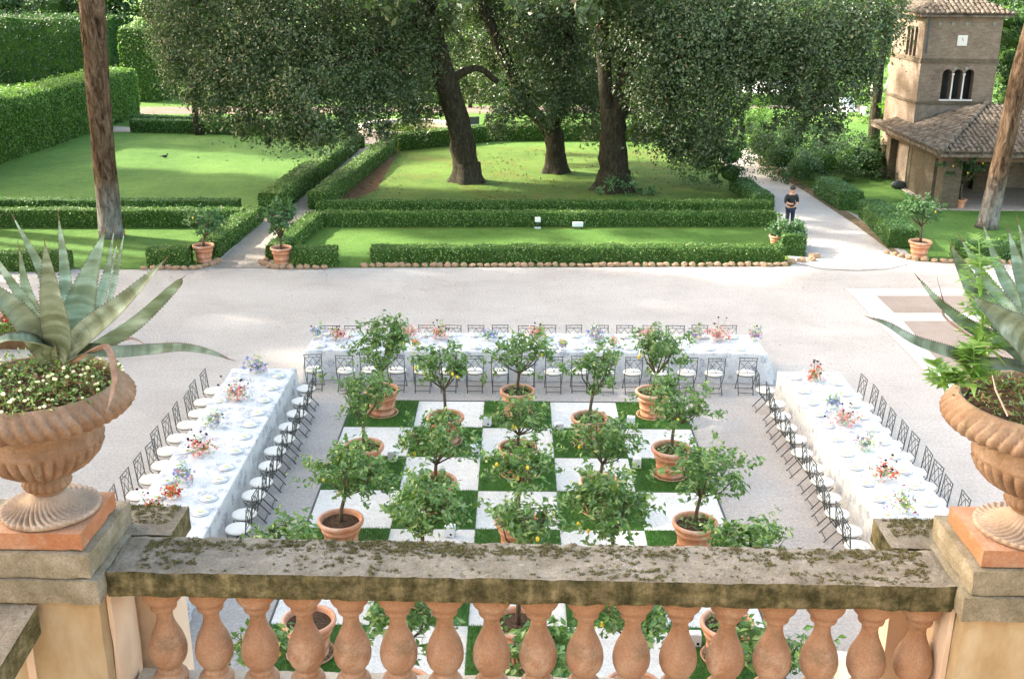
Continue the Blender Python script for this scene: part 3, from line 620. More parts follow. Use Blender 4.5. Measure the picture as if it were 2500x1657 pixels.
# ------------------------------------------------------------------ potted lemon trees
def pot_bm(rt, h):
    pr = [(rt*.62, 0), (rt*.66, h*.04), (rt*.66, h*.12), (rt*.63, h*.14), (rt*.69, h*.30), (rt*.72, h*.31), (rt*.72, h*.36), (rt*.70, h*.37), (rt*.80, h*.66), (rt*.84, h*.67), (rt*.84, h*.71), (rt*.81, h*.72),
          (rt*.86, h*.84), (rt*.97, h*.86), (rt*1.0, h*.92), (rt*.98, h*.985), (rt*.92, h), (rt*.86, h*.985), (rt*.83, h*.93), (rt*.80, h*.86)]
    mb = MB(); mb.sm = True; mb.lathe(pr, 36, cap=False); return mb
def lemon_tree(x, y, cx, cz, rw, rh, leaves, label, rt=.38, ph=.58, lemons=3, lean=(0, 0), low=False, group='potted lemon trees on the chequerboard', saucer=True, leaf=.115, seed=0, cy=0., under=True, z0=.02, lemat='lemonleaf', trunk_r=.032):
    rr = random.Random(seed)
    t = empty('potted_lemon_tree', (x, y, z0), label=label, cat='potted tree', group=group)
    p = pot_bm(rt, ph).build('pot', 'pot', t)
    if saucer:
        s = MB(); s.sm = True; s.lathe([(rt*.6, -.015), (rt*.82, -.01), (rt*.9, .03), (rt*.86, .035), (rt*.8, .005), (rt*.5, .0)], 30); s.build('saucer', 'pot', p)
    so_ = MB(); so_.sm = True
    so_.lathe([(rt*.83, ph*.86), (rt*.6, ph*.88), (rt*.3, ph*.9), (.01, ph*.91)], 24, cap=False)
    for _ in range(40):
        a = rr.uniform(0, 6.28); q = rr.uniform(0, rt*.7); so_.ball((q*math.cos(a), q*math.sin(a), ph*.885), rr.uniform(.006, .014), 5, 4)
    so_.build('soil', 'soil', t)
    # crown centre relative to the pot
    ctr = np.array([cx, cy, cz]); fork = np.array([cx*.35, cy*.35, ph+(cz-rh-ph)*.9])
    if low: fork = np.array([0, 0, ph+.12])
    fork[2] = max(fork[2], ph+.1)
    tb = MB(); tb.sm = True
    tb.tube([(0, 0, ph*.85), tuple(fork*np.array([.5, .5, 1])*.5+np.array([0, 0, ph*.45])), tuple(fork)], [trunk_r*1.25, trunk_r, trunk_r*.95], 8)
    ends = []
    for i in range(7):
        a = i*2.4+rr.uniform(-.4, .4); e = rr.uniform(-.25, .9)
        tip = ctr+np.array([math.cos(a)*rw*.75*math.cos(e), math.sin(a)*rw*.75*math.cos(e), rh*.8*math.sin(e)])
        mid = fork*.5+tip*.5+np.array([math.cos(a)*.08, math.sin(a)*.08, -.04])
        tb.tube([tuple(fork), tuple(mid), tuple(tip)], [trunk_r*.62, trunk_r*.42, trunk_r*.15], 6); ends.append((mid, tip))
        for j in range(3):
            d = unit(rng.normal(size=(1, 3)))[0]; d[2] = abs(d[2])*.6
            tp = tip*.6+mid*.4+d*rw*.45; tb.tube([tuple(mid*.3+tip*.7), tuple(tp)], [trunk_r*.25, trunk_r*.1], 4); ends.append((mid, tp))
    tb.build('trunk', 'twig', t)
    # foliage: sprays of leaves round shoots
    L = []
    for s_ in range(int(leaves/16)):
        if rr.random() < .5:
            m_, tp = ends[rr.randrange(len(ends))]; base = m_*(1-.8)+tp*.8+rng.normal(size=3)*rw*.22
        else:
            d = unit(rng.normal(size=(1, 3)))[0]; q = rng.uniform(.35, 1.05)*(1+.45*mn.noise(Vector(d*1.6)+Vector((seed, 0, 0))))
            if mn.noise(Vector(d*2.4)+Vector((0, seed*1.7, 0))) < -.12: continue
            base = ctr+d*np.array([rw, rw, rh])*q
            base[:2] += np.array([mn.noise(Vector((base[2]*3, s_*.1, seed))), 0])*rw*.2
        dirn = base-ctr; dirn[2] += .2; dirn = dirn/np.linalg.norm(dirn)*.14+rng.normal(size=3)*.05
        k_ = 16
        u = rng.uniform(0, 1, (k_, 1)); Pn = base+dirn*(u-.4)*1.6+rng.normal(size=(k_, 3))*.045
        N = rng.normal(size=(k_, 3))*.6+np.array([0, 0, .8])+(base-ctr)/max(rw, .1)*.4
        L.append(leafquads(Pn, N, leaf, leaf*.5, .22, .3))
    if under:
        n = 90; a = rng.uniform(0, 6.28, n); q = rt*.75*np.sqrt(rng.random(n))
        Pn = np.c_[q*np.cos(a), q*np.sin(a), ph*.92+rng.uniform(0, .06, n)]
        L.append(leafquads(Pn, rng.normal(size=(n, 3))*.5+np.array([0, 0, 1.]), leaf*.6, leaf*.4))
    fb = MB(); fb.quads(np.concatenate(L)); fb.build('foliage', lemat, t)
    for i in range(lemons):
        a = rr.uniform(3.4, 6.0); e = rr.uniform(-.7, .3)
        pz = ctr+np.array([math.cos(a)*rw*.9*math.cos(e), math.sin(a)*rw*.9*math.cos(e), rh*.9*math.sin(e)])
        lb = MB(); lb.sm = True; lb.ball(pz, .032, 8, 6, (.85, .85, 1.25)); lb.build('lemon', 'lemon', t)
    return t
# (col,row): crown centre px (d), half width px, half height px
TR = {(0, 0): (885, 795, 66, 62), (2, 0): (1207, 810, 66, 52), (4, 0): (1528, 808, 66, 60),
      (1, 1): (1020, 845, 68, 55), (3, 1): (1382, 850, 62, 62),
      (0, 2): (838, 915, 64, 58), (2, 2): (1203, 960, 62, 48), (4, 2): (1568, 928, 76, 60),
      (1, 3): (1010, 1010, 74, 66), (3, 3): (1400, 1010, 76, 64),
      (0, 4): (815, 1090, 84, 62), (2, 4): (1208, 1065, 72, 50), (4, 4): (1640, 1090, 86, 62),
      (1, 5): (980, 1170, 90, 66), (3, 5): (1405, 1165, 98, 76),
      (0, 6): (660, 1240, 66, 48), (2, 6): (1215, 1205, 88, 58), (4, 6): (1735, 1262, 100, 50),
      (1, 7): (950, 1425, 88, 62), (3, 7): (1480, 1430, 110, 62),
      (0, 8): (600, 1480, 60, 60), (2, 8): (1240, 1520, 96, 60), (4, 8): (1760, 1500, 90, 70)}
SH = {(0, 0): 'tall upright shoot', (2, 0): 'round open crown', (4, 0): 'twiggy sparse crown', (2, 2): 'thin spread crown', (0, 4): 'dense dome crown',
      (4, 4): 'wide ragged crown', (2, 6): 'low yellowing foliage', (3, 5): 'very wide dark crown', (1, 5): 'wide dark crown', (4, 2): 'fresh bright crown'}
for (c, r), (px, py, hw, hh) in TR.items():
    x, y = tile_xy(c, r)
    # crown centre at the pot's distance
    q = P(px, py, y)
    zc = float(q[2]); cx = float(q[0]-x)
    sc_ = y*math.cos(PITCH)+(H-zc)*math.sin(PITCH); ppm = FPX/sc_/K
    rw = hw/ppm*1.02; rh = hh/ppm*1.0
    dense = 1.25 if (c, r) in ((0, 0), (0, 4), (3, 5), (1, 5)) else .8
    nl = int(1450*dense*(rw/.6)**1.6)
    lab = f'potted lemon tree with {SH.get((c, r), "leafy crown")}, {COLN[c]}, {od(r+1)} row'
    t = lemon_tree(x, y, cx, max(zc, 1.1), rw, rh, nl, lab, seed=c*13+r, lemons=[1, 2, 0, 3, 1][(c*2+r) % 5], cy=random.uniform(-.1, .1), under=((c, r) not in ((0, 4), (0, 6), (2, 6))), rt=.40, ph=.6)
    if (c, r) == (0, 0):
        fo = MB(); n = 60
        u = rng.uniform(0, 1, (n, 1)); b0 = P(905, 765, y)-np.array([x, y, 0]); b1 = P(925, 722, y)-np.array([x, y, 0])
        fo.quads(leafquads(b0+(b1-b0)*u+rng.normal(size=(n, 3))*.03, rng.normal(size=(n, 3))+np.array([0, 0, .5]), .1, .05, .2)); fo.build('upright_shoot', 'lemonleaf', t)
# garden pots
for (px, py, cpx, cpy, hw, hh, lab, rt) in ((473, 606, 478, 510, 40, 38, 'potted tree with thin trunk beside the hedge left of the path', .37), (652, 612, 645, 505, 38, 46, 'potted tree with forked trunk at the path mouth', .37),
                                        (2122, 596, 2128, 485, 44, 36, 'potted tree at the right corner near the pine', .4)):
    x, y = g(px, py); q = P(cpx, cpy, y); ppm = FPX/(y*math.cos(PITCH)+(H-q[2])*math.sin(PITCH))/K
    lemon_tree(x, y, float(q[0]-x), float(q[2]), hw/ppm, hh/ppm, 1500, lab, rt=rt, ph=.6, lemons=1, group='potted trees by the lawns', saucer=False, seed=px, leaf=.13, under=False, trunk_r=.045, lemat='hedge_blue')
x, y = g(2215, 482)
lemon_tree(x, y, 0., 1.9, .85, .8, 1700, 'dark fruiting orange tree in front of the brick portico', rt=.3, ph=.4, lemons=4, group='potted trees by the lawns', saucer=False, seed=5, leaf=.14, under=False, lemat='bgdark', trunk_r=.05)
y = 38.3; q = P(1812, 532, y); x = float(P(1795, 560, y)[0])
lemon_tree(x, y, float(q[0]-x), float(q[2]), .58, .48, 1200, 'potted tree partly hiding the person by the path', rt=.3, ph=.5, lemons=0, group='potted trees by the lawns', saucer=False, seed=9, leaf=.13, under=False, lemat='hedge_blue', trunk_r=.04)
# ------------------------------------------------------------------ light boxes
def lightbox():
    t = empty('light_box', (0, 0, 0))
    b = MB(); b.box(-.085, -.07, 0, .085, .07, .21, .008); b.build('housing', 'lightbox', t)
    l = MB(); l.lathe([(.022, 0), (.022, .006)], 12); lo = l.build('lens', 'black', t); lo.rotation_euler = (R_(90), 0, 0); lo.location = (.035, -.07, .06)
    b = MB(); b.lathe([(.05, 0), (.052, .01), (.03, .012)], 16); lo = b.build('lamp_head', 'china', t); lo.location = (0, 0, .208)
    return reg(t)
lb0 = lightbox(); fl = True
for px, py, wh in ((1126, 985, 'left of the far middle lemon tree'), (1097, 1052, 'second row, beside the left-middle tree'), (908, 1066, 'under the left column trees'), (1291, 1000, 'on the white square right of the middle column'),
                   (1457, 985, 'behind the fourth-column tree'), (1471, 1082, 'at the corner right of the fourth column'), (1605, 1492, 'seen between balusters near the rightmost pots'), (1040, 1240, 'half hidden under the wide dark tree left of centre')):
    t = lb0 if fl else copy_tree(lb0); fl = False
    t.location = (*g(px, py), .03); t.rotation_euler = (0, 0, random.uniform(-.5, .5))
    tag(t, f'small white box light {wh}', 'light box', 'white box lights on the chequerboard')
# ------------------------------------------------------------------ tables
def cloth(name, x0, x1, y0, y1, label, h=.765, flare=.10):
    per = []
    nx, ny = int((x1-x0)/.11), int((y1-y0)/.11)
    for i in range(nx): per.append((x0+(x1-x0)*i/nx, y0, 0, -1))
    for i in range(ny): per.append((x1, y0+(y1-y0)*i/ny, 1, 0))
    for i in range(nx): per.append((x1-(x1-x0)*i/nx, y1, 0, 1))
    for i in range(ny): per.append((x0, y1-(y1-y0)*i/ny, -1, 0))
    cx_, cy_ = (x0+x1)/2, (y0+y1)/2
    mb = MB(); mb.sm = True; V = []; F = []; n = len(per)
    for lv, zz in enumerate((1., .985, .93, .7, .35, .012)):
        for i, (x, y, nx_, ny_) in enumerate(per):
            u = 1-zz
            wv = (math.sin(i*1.7)*.5+math.sin(i*.63+1)*.5+.6*mn.noise(Vector((x*2, y*2, 3))))
            off = (0 if lv == 0 else .012)+flare*u*(.5+.5*wv)*.9
            # corners fan out
            dx_, dy_ = nx_, ny_
            cd = min(abs(x-x0)+abs(y-y0), abs(x-x1)+abs(y-y0), abs(x-x1)+abs(y-y1), abs(x-x0)+abs(y-y1))
            if cd < .3:
                k_ = (1-cd/.3); dx_ = dx_+np.sign(x-cx_)*k_; dy_ = dy_+np.sign(y-cy_)*k_; off *= 1+.8*k_
            V.append((x-cx_+dx_*off, y-cy_+dy_*off, h*zz-.0))
    for l in range(5):
        for i in range(n):
            j = (i+1) % n; F.append((l*n+i, (l+1)*n+i, (l+1)*n+j, l*n+j))
    F.append(tuple(range(n)))
    mb.add(V, F)
    # top must be flat
    o = mb.build(name, 'cloth', loc=(cx_, cy_, 0)); tag(o, label, 'tablecloth'); o.data.polygons[len(F)-1].use_smooth = False
    t = empty('banquet_table', (cx_, cy_, 0), label=label.replace('white and blue-grey printed cloth hanging to the ground on the long', 'long folding table hidden under the printed cloth, the'), cat='table')
    b = MB(); b.box(x0-cx_+.02, y0-cy_+.02, h-.05, x1-cx_-.02, y1-cy_-.02, h-.02); b.build('tabletop', 'wood', t)
    for sx in (-1, 1):
        for sy in (-1, 1):
            l = MB(); l.tube([(sx*(x1-x0-.2)/2, sy*(y1-y0-.2)/2, 0), (sx*(x1-x0-.2)/2, sy*(y1-y0-.2)/2, h-.05)], .02, 8); l.build('leg', 'iron', t)
    return o
TF = (-5.0, 6.1, 24.95, 26.35)
cloth('tablecloth', *TF, 'white and blue-grey printed cloth hanging to the ground on the long far table')
TL = (-6.45, -5.03, 11.3, 23.65)
cloth('tablecloth', *TL, 'white and blue-grey printed cloth hanging to the ground on the long left table')
TRt = (6.15, 7.52, 11.3, 23.72)
cloth('tablecloth', *TRt, 'white and blue-grey printed cloth hanging to the ground on the long right table')
# ------------------------------------------------------------------ chairs
def chair():
    t = empty('garden_chair', (0, 0, 0))
    r = .0098; w = .2
    def part(n, f):
        b = MB(); b.sm = True; f(b); return b.build(n, 'iron', t)
    zt = .93; yb = lambda z: -.18-.045*(z-.46)/.47
    def back(b):
        for s in (-1, 1): b.tube([(s*w, yb(.46), .46), (s*w, yb(.7), .7), (s*w, yb(zt), zt)], r, 6)
        b.tube([(-w-.02, yb(zt), zt), (w+.02, yb(zt), zt)], r, 6); b.tube([(-w, yb(.86), .86), (w, yb(.86), .86)], r*.8, 6)
        b.tube([(-w, yb(.55), .55), (w, yb(.55), .55)], r*.8, 6)
    bk = part('backrest', back)
    b = MB(); b.sm = True
    for s in (-1, 1):
        b.tube([(s*w, yb(.85), .85), (s*.06, yb(.69), .69), (0, yb(.56), .56)], r*.65, 5)
        b.tube([(0, yb(.85), .85), (s*.09, yb(.72), .72), (s*w, yb(.56), .56)], r*.65, 5)
        b.tube([(s*.1, yb(.93), .93), (s*.1, yb(.86), .86)], r*.6, 5)
    b.build('back_lattice', 'iron', bk)
    for s in (-1, 1):
        part('leg', lambda b: b.tube([(s*w, yb(.46), .46), (s*w, .19, .0)], r, 6))
        part('leg', lambda b: b.tube([(s*(w-.025), .15, .44), (s*(w-.025), -.24, .0)], r, 6))
    part('stretcher', lambda b: b.tube([(-w, .165, .03), (w, .165, .03)], r*.8, 6))
    part('stretcher', lambda b: b.tube([(-w+.025, -.2, .045), (w-.025, -.2, .045)], r*.8, 6))
    part('seat_frame', lambda b: b.tube([(.19*math.cos(a), .19*math.sin(a)-.005, .445) for a in np.linspace(0, 2*math.pi, 17)], r, 6, cap=False))
    c = MB(); c.sm = True; c.lathe([(.16, .45), (.205, .458), (.218, .475), (.212, .493), (.17, .505), (.08, .51), (.01, .511)], 28); c.build('seat_cushion', 'cushion', t)
    return reg(t)
ch0 = chair(); chf = [True]
def put_chair(x, y, rz, label, group):
    t = ch0 if chf[0] else copy_tree(ch0); chf[0] = False
    t.location = (x, y, 0.); t.rotation_euler = (0, 0, rz+random.gauss(0, .04)); tag(t, label, 'chair', group); return t
# place settings
def setting():
    t = empty('dinner_plate', (0, 0, 0))
    c = MB(); c.sm = True; c.lathe([(.08, 0), (.145, .012), (.15, .016), (.10, .008), (.01, .006)], 24); c.build('charger', 'china', t)
    c = MB(); c.sm = True; c.lathe([(.06, .012), (.108, .024), (.112, .028), (.075, .02), (.01, .018)], 24); c.build('plate', 'china', t)
    n = MB(); n.add([(-.03, -.05, .03), (.035, -.045, .032), (.02, .06, .034), (-.015, .05, .032), (-.03, -.05, .024), (.035, -.045, .024), (.02, .06, .024), (-.015, .05, .024)], [(0, 1, 2, 3), (0, 4, 5, 1), (1, 5, 6, 2), (2, 6, 7, 3), (3, 7, 4, 0)]); n.build('napkin', 'napkin', t)
    return reg(t)
def wineglass():
    c = MB(); c.sm = True; c.lathe([(.034, 0), (.03, .004), (.005, .008), (.004, .09), (.02, .105), (.036, .14), (.038, .17), (.033, .20)], 12, cap=False)
    return c.build('wine_glass', 'glass')
def carafe():
    c = MB(); c.sm = True; c.lathe([(.03, 0), (.032, .12), (.015, .2), (.016, .24)], 10, cap=False); return c
pl0 = setting(); gl0 = wineglass(); fp = [True]; fg = [True]
def put_setting(x, y, rz, ordw, where, inward):
    t = pl0 if fp[0] else copy_tree(pl0); fp[0] = False
    t.location = (x, y, .768); t.rotation_euler = (0, 0, rz+random.uniform(-.3, .3)); tag(t, f'white plate with green napkin, {ordw}, {where}', 'plate', 'plates on the tables')
    o = gl0 if fg[0] else gl0.copy()
    if not fg[0]: C.objects.link(o)
    fg[0] = False
    o.location = (x+inward[0]*.2+inward[1]*.09, y+inward[1]*.2+inward[0]*.09, .768); tag(o, f'wine glass beside the plate {ordw}, {where}', 'glass', 'wine glasses on the tables')
fx = [770, 849, 908, 972, 1034, 1097, 1160, 1222, 1285, 1350, 1413, 1475, 1540, 1604, 1670, 1735, 1812]
for i, sx in enumerate(fx):
    x, y = g(sx/K, 848-(sx-770)*.002, .48)
    put_chair(x, 24.36+random.uniform(-.04, .04), 0, f'iron chair, white cushion, {od(i+1)} from the left, courtyard side of the far table', 'chairs along the far table')
    put_setting(x, 25.2, 0, od(i+1)+' from the left', 'near edge of far table', (0, 1))
bxs = [803, 862, 925, 985, 1042, 1105, 1162, 1222, 1285, 1338, 1403, 1466, 1525, 1588, 1651, 1708, 1780]
for i, sx in enumerate(bxs):
    x, y = g(sx/K, 752, .93)
    put_chair(x, y-.22+random.uniform(-.03, .03), math.pi, f'black iron chair behind the far table, {od(i+1)} from the left', 'chairs along the far table')
    put_setting(x, 26.08, math.pi, od(i+1)+' from the left', 'rear edge of far table', (0, -1))
ol = [(527, 950), (504, 980), (487, 1005), (466, 1037), (441, 1065), (414, 1098), (391, 1132), (362, 1169), (336, 1206), (305, 1246)]
ol = [(a/K, b/K) for a, b in ol]
LSO = [g(px, py, .48) for px, py in ol]
for i, (x, y) in enumerate(LSO):
    y = 22.93-.64*i
    put_chair(-6.76+random.gauss(0, .03), y+random.gauss(0, .03), -math.pi/2, f'iron chair, white cushion, {od(i+1)} from the far end, outer side of left table', 'chairs along the left table')
il = [(695, 897), (675, 926), (655, 955), (640, 985), (622, 1013), (605, 1041), (591, 1075), (570, 1113), (549, 1143), (519, 1187), (499, 1220)]
for i, (px, py) in enumerate(il+[(385, 1412)]):
    x, y = g(px, py, .48)
    w_ = f'{od(i+1)} from the far end' if i < 11 else 'seen through the balusters'
    put_chair(-4.66+random.uniform(-.04, .04) if i < 11 else x, y, math.pi/2, f'iron chair, white cushion, {w_}, courtyard side of left table', 'chairs along the left table')
    if i < 11:
        put_setting(-5.28, y, math.pi/2, od(i+1)+' from the far end', 'courtyard edge of left table', (-1, 0))
    if i < 10: put_setting(-6.2, 22.93-.64*i, -math.pi/2, od(i+1)+' from the far end', 'outer edge of left table', (1, 0))
# the two plates beyond
irr = [(1780, 901), (1802, 933), (1817, 960), (1833, 987), (1849, 1014), (1865, 1046), (1882, 1080), (1902, 1112), (1919, 1149), (1937, 1186), (1961, 1225), (1985, 1262)]
for i, (px, py) in enumerate(irr+[(2080, 1432)]):
    x, y = g(px, py, .48)
    w_ = f'{od(i+1)} from the far end' if i < 12 else 'seen through the balusters'
    put_chair(5.78+random.uniform(-.04, .04) if i < 12 else x, y, -math.pi/2, f'iron chair, white cushion, {w_}, courtyard side of right table', 'chairs along the right table')
    if i < 12: put_setting(6.4, y, -math.pi/2, od(i+1)+' from the far end', 'courtyard edge of right table', (1, 0))
orr = [(2078, 965), (2105, 990), (2127, 1022), (2145, 1046), (2168, 1080), (2187, 1111), (2213, 1145), (2244, 1178), (2275, 1216), (2312, 1256)]
orr = [(a/K, b/K) for a, b in orr]
for i, (px, py) in enumerate(orr):
    x, y = g(px, py, .48)
    y = 22.93-.64*i
    put_chair(7.66+random.gauss(0, .03), y+random.gauss(0, .03), math.pi/2, f'iron chair, white cushion, {od(i+1)} from the far end, outer side of right table', 'chairs along the right table')
    put_setting(7.26, y, math.pi/2, od(i+1)+' from the far end', 'outer edge of right table', (-1, 0))
# ------------------------------------------------------------------ flower arrangements
def arrangement(px, py, cols, label, dark=0, w_=.24, hgt=.28, cat='flowers', spike=None):
    x, y = g(px, py+18, .77)
    t = empty('flower_arrangement', (x, y, .768), label=label, cat='flower arrangement', group='flower arrangements on the tables')
    v = MB(); v.sm = True; v.lathe([(.05, 0), (.075, .02), (.085, .06), (.07, .11), (.066, .112), (.08, .06), (.06, .02), (.01, .015)], 16); v.build('vase', 'glass', t)
    n = 70; Pn = rng.normal(size=(n, 3))*np.array([w_*.4, w_*.4, hgt*.25])+np.array([0, 0, .16])
    f = MB(); f.quads(leafquads(Pn, rng.normal(size=(n, 3))+np.array([0, 0, .5]), .07, .025, .2))
    for _ in range(10):
        a = random.uniform(0, 6.28); f.tube([(0, 0, .06), (math.cos(a)*w_*.3, math.sin(a)*w_*.3, .16), (math.cos(a)*w_*.6, math.sin(a)*w_*.6, random.uniform(.15, hgt))], .003, 3)
    if spike:
        for _ in range(2):
            bx_, by_ = random.uniform(-.1, .12), random.uniform(-.08, .08)
            m_ = 30; u = rng.random((m_, 1)); f.quads(leafquads(np.array([bx_, by_, .12])+u*np.array([.05, 0, hgt*1.1])+rng.normal(size=(m_, 3))*.018, rng.normal(size=(m_, 3)), .05, .018))
    tag(f.build('greenery', 'weed', t), kind='stuff')
    for c_, cnt in cols:
        b = MB(); b.sm = False
        for _ in range(cnt):
            p = rng.normal(size=3)*np.array([w_*.42, w_*.42, hgt*.22])+np.array([0, 0, .17]); p[2] = max(p[2], .06)
            s = random.uniform(.011, .024)
            k_ = 9
            ctr_ = np.repeat(p[None], k_, 0)+rng.normal(size=(k_, 3))*s*.55
            b.quads(leafquads(ctr_, rng.normal(size=(k_, 3))+np.array([0, 0, .6]), s*1.6, s*1.3, .3))
            b.ball(p, s*.6, 6, 4)
        b.build(c_+'_blossoms', 'f_'+c_, t)
    if dark:
        b = MB(); b.sm = True
        for _ in range(dark):
            p = (random.gauss(0, w_*.45), random.gauss(0, w_*.35), random.uniform(.18, hgt*1.5)); b.ball(p, random.uniform(.02, .028), 8, 6, (1, 1, .7)); b.tube([(0, 0, .08), p], .0025, 3)
        b.build('dark_blossoms', 'f_dark', t)
    return t
PK = [('pink', 45), ('blush', 55), ('coral', 10)]; BL = [('blue', 40), ('white', 35), ('lilac', 12)]; CO = [('coral', 30), ('blush', 45), ('orange', 14), ('red', 8)]; YG = [('yellow', 16), ('blush', 10), ('lilac', 14), ('blue', 8)]; OR = [('orange', 22), ('blush', 14)]
WH = 'on the far table'
for a in ((735, 762, BL, 'blue and white arrangement with a green spike at the left end of the far table', 1, .2, .3, True),
          (783, 768, [('red', 10), ('pink', 40), ('blush', 40), ('coral', 8)], 'red and pink arrangement with dark anemones, second from the left on the far table', 5, .26, .34, False),
          (945, 762, PK, 'pink arrangement behind the leafiest lemon tree on the far table', 2, .24, .26, False),
          (1015, 765, PK, 'pink arrangement with many dark anemones left of centre on the far table', 8, .28, .36, True),
          (960, 788, OR, 'small orange flower bunch left of centre on the far table', 0, .14, .14, False),
          (1132, 768, BL, 'blue delphinium arrangement just left of centre on the far table', 1, .2, .24, False),
          (1240, 765, CO, 'coral arrangement with a tall dark bloom right of centre on the far table', 3, .24, .3, True),
          (1300, 790, YG, 'yellow-green arrangement right of centre on the far table', 0, .14, .16, False),
          (1375, 765, BL+[('pink', 15)], 'blue and pink arrangement right of centre on the far table', 0, .26, .28, True),
          (1415, 785, OR, 'orange blossoms beside the fourth-column tree on the far table', 0, .16, .2, False),
          (1497, 765, PK, 'pink arrangement behind the twiggy tree on the far table', 1, .24, .26, False),
          (1605, 768, [('lilac', 35), ('pink', 20), ('blush', 20), ('blue', 10)], 'purple and pink arrangement with a green spike near the right end of the far table', 1, .2, .3, True),
          (1657, 768, [('blush', 70), ('pink', 55), ('coral', 10)], 'large pink arrangement with dark anemones near the right end of the far table', 7, .32, .4, False),
          (1742, 768, [('lilac', 25), ('blush', 20), ('pink', 14), ('blue', 8)], 'purple arrangement with greenery at the right end of the far table', 1, .18, .26, True),
          (592, 842, [('blue', 45), ('white', 35), ('lilac', 20), ('blush', 15)], 'blue and white arrangement at the far end of the left table', 0, .3, .3, True),
          (550, 905, PK, 'pink arrangement with dark anemones, second from the far end of the left table', 8, .28, .36, False),
          (497, 968, [('blue', 18), ('white', 24), ('blush', 14)], 'green and blue arrangement, third from the far end of the left table', 1, .2, .26, True),
          (468, 1030, CO, 'coral and pink arrangement with black blooms mid left table', 10, .34, .32, False),
          (425, 1095, [('blue', 22), ('white', 12), ('lilac', 12), ('pink', 12)], 'green and pale blue arrangement mid left table', 0, .24, .26, True),
          (400, 1135, [('coral', 45), ('orange', 10), ('red', 10)], 'bright coral gladiolus arrangement on the left table', 0, .16, .3, False),
          (352, 1172, [('red', 18), ('coral', 22), ('pink', 16)], 'red arrangement with black anemones nearest the balustrade on the left table', 6, .24, .32, False),
          (1882, 862, CO, 'coral arrangement with dark anemones at the far end of the right table', 8, .24, .34, False),
          (1922, 925, [('blue', 22), ('lilac', 14), ('white', 10)], 'blue arrangement with green foliage, second on the right table', 0, .2, .26, True),
          (1950, 962, PK, 'wide pink arrangement with dark anemones, third on the right table', 7, .32, .34, False),
          (1995, 1022, [('lilac', 14), ('blush', 16), ('blue', 8), ('yellow', 8)], 'pale mixed arrangement mid right table', 0, .26, .24, True),
          (2040, 1090, [('orange', 14), ('red', 12), ('coral', 18), ('blush', 30)], 'orange and red arrangement with dark anemones on the right table', 6, .28, .32, False),
          (2090, 1165, YG+[('red', 6)], 'yellow-green arrangement with red blooms nearest the balustrade on the right table', 0, .28, .3, True)):
    arrangement(a[0], a[1], a[2], a[3], a[4], a[5], a[6], spike=a[7])
# ------------------------------------------------------------------ balustrade, pedestals, urns
BR = empty('stone_balustrade', (.08, 4.79, 0), -.02, label='moss-grown stone balustrade with terracotta balusters in the foreground', cat='balustrade')
def subdiv_box(x0, y0, z0, x1, y1, z1, mb, step=.07, amp=.004):
    "box with slightly worn, uneven faces and edges"
    nx, ny, nz_ = max(1, int((x1-x0)/step)), max(1, int((y1-y0)/step)), max(1, int((z1-z0)/step))
    idx = {}; V = []; F = []
    def vid(i, j, k):
        if (i, j, k) not in idx:
            x, y, z = x0+(x1-x0)*i/nx, y0+(y1-y0)*j/ny, z0+(z1-z0)*k/nz_
            e = (i in (0, nx))+(j in (0, ny))+(k in (0, nz_))
            v = Vector((x, y, z)); n_ = mn.noise_vector(v*9)*amp+mn.noise_vector(v*35)*amp*.6
            if e >= 2:
                c_ = Vector(((x0+x1)/2, (y0+y1)/2, (z0+z1)/2)); d_ = (c_-v)
                d_ = Vector((np.sign(d_.x)*(i in (0, nx)), np.sign(d_.y)*(j in (0, ny)), np.sign(d_.z)*(k in (0, nz_))))
                n_ += d_*(.004+.010*max(0, mn.noise(v*14)))
            idx[(i, j, k)] = len(V); V.append(tuple(v+n_))
        return idx[(i, j, k)]
    for i in range(nx):
        for j in range(ny):
            F.append((vid(i, j, 0), vid(i, j+1, 0), vid(i+1, j+1, 0), vid(i+1, j, 0))); F.append((vid(i, j, nz_), vid(i+1, j, nz_), vid(i+1, j+1, nz_), vid(i, j+1, nz_)))
    for i in range(nx):
        for k in range(nz_):
            F.append((vid(i, 0, k), vid(i+1, 0, k), vid(i+1, 0, k+1), vid(i, 0, k+1))); F.append((vid(i, ny, k), vid(i, ny, k+1), vid(i+1, ny, k+1), vid(i+1, ny, k)))
    for j in range(ny):
        for k in range(nz_):
            F.append((vid(0, j, k), vid(0, j, k+1), vid(0, j+1, k+1), vid(0, j+1, k))); F.append((vid(nx, j, k), vid(nx, j+1, k), vid(nx, j+1, k+1), vid(nx, j, k+1)))
    mb.add(V, F)
joints = [-2.06, -.62, 1.12, 2.06]
rl = MB()
subdiv_box(-2.13, 0, 6.55, 2.13, .37, 6.7, rl, .030, .006)
rail = rl.build('rail', 'stone', BR)
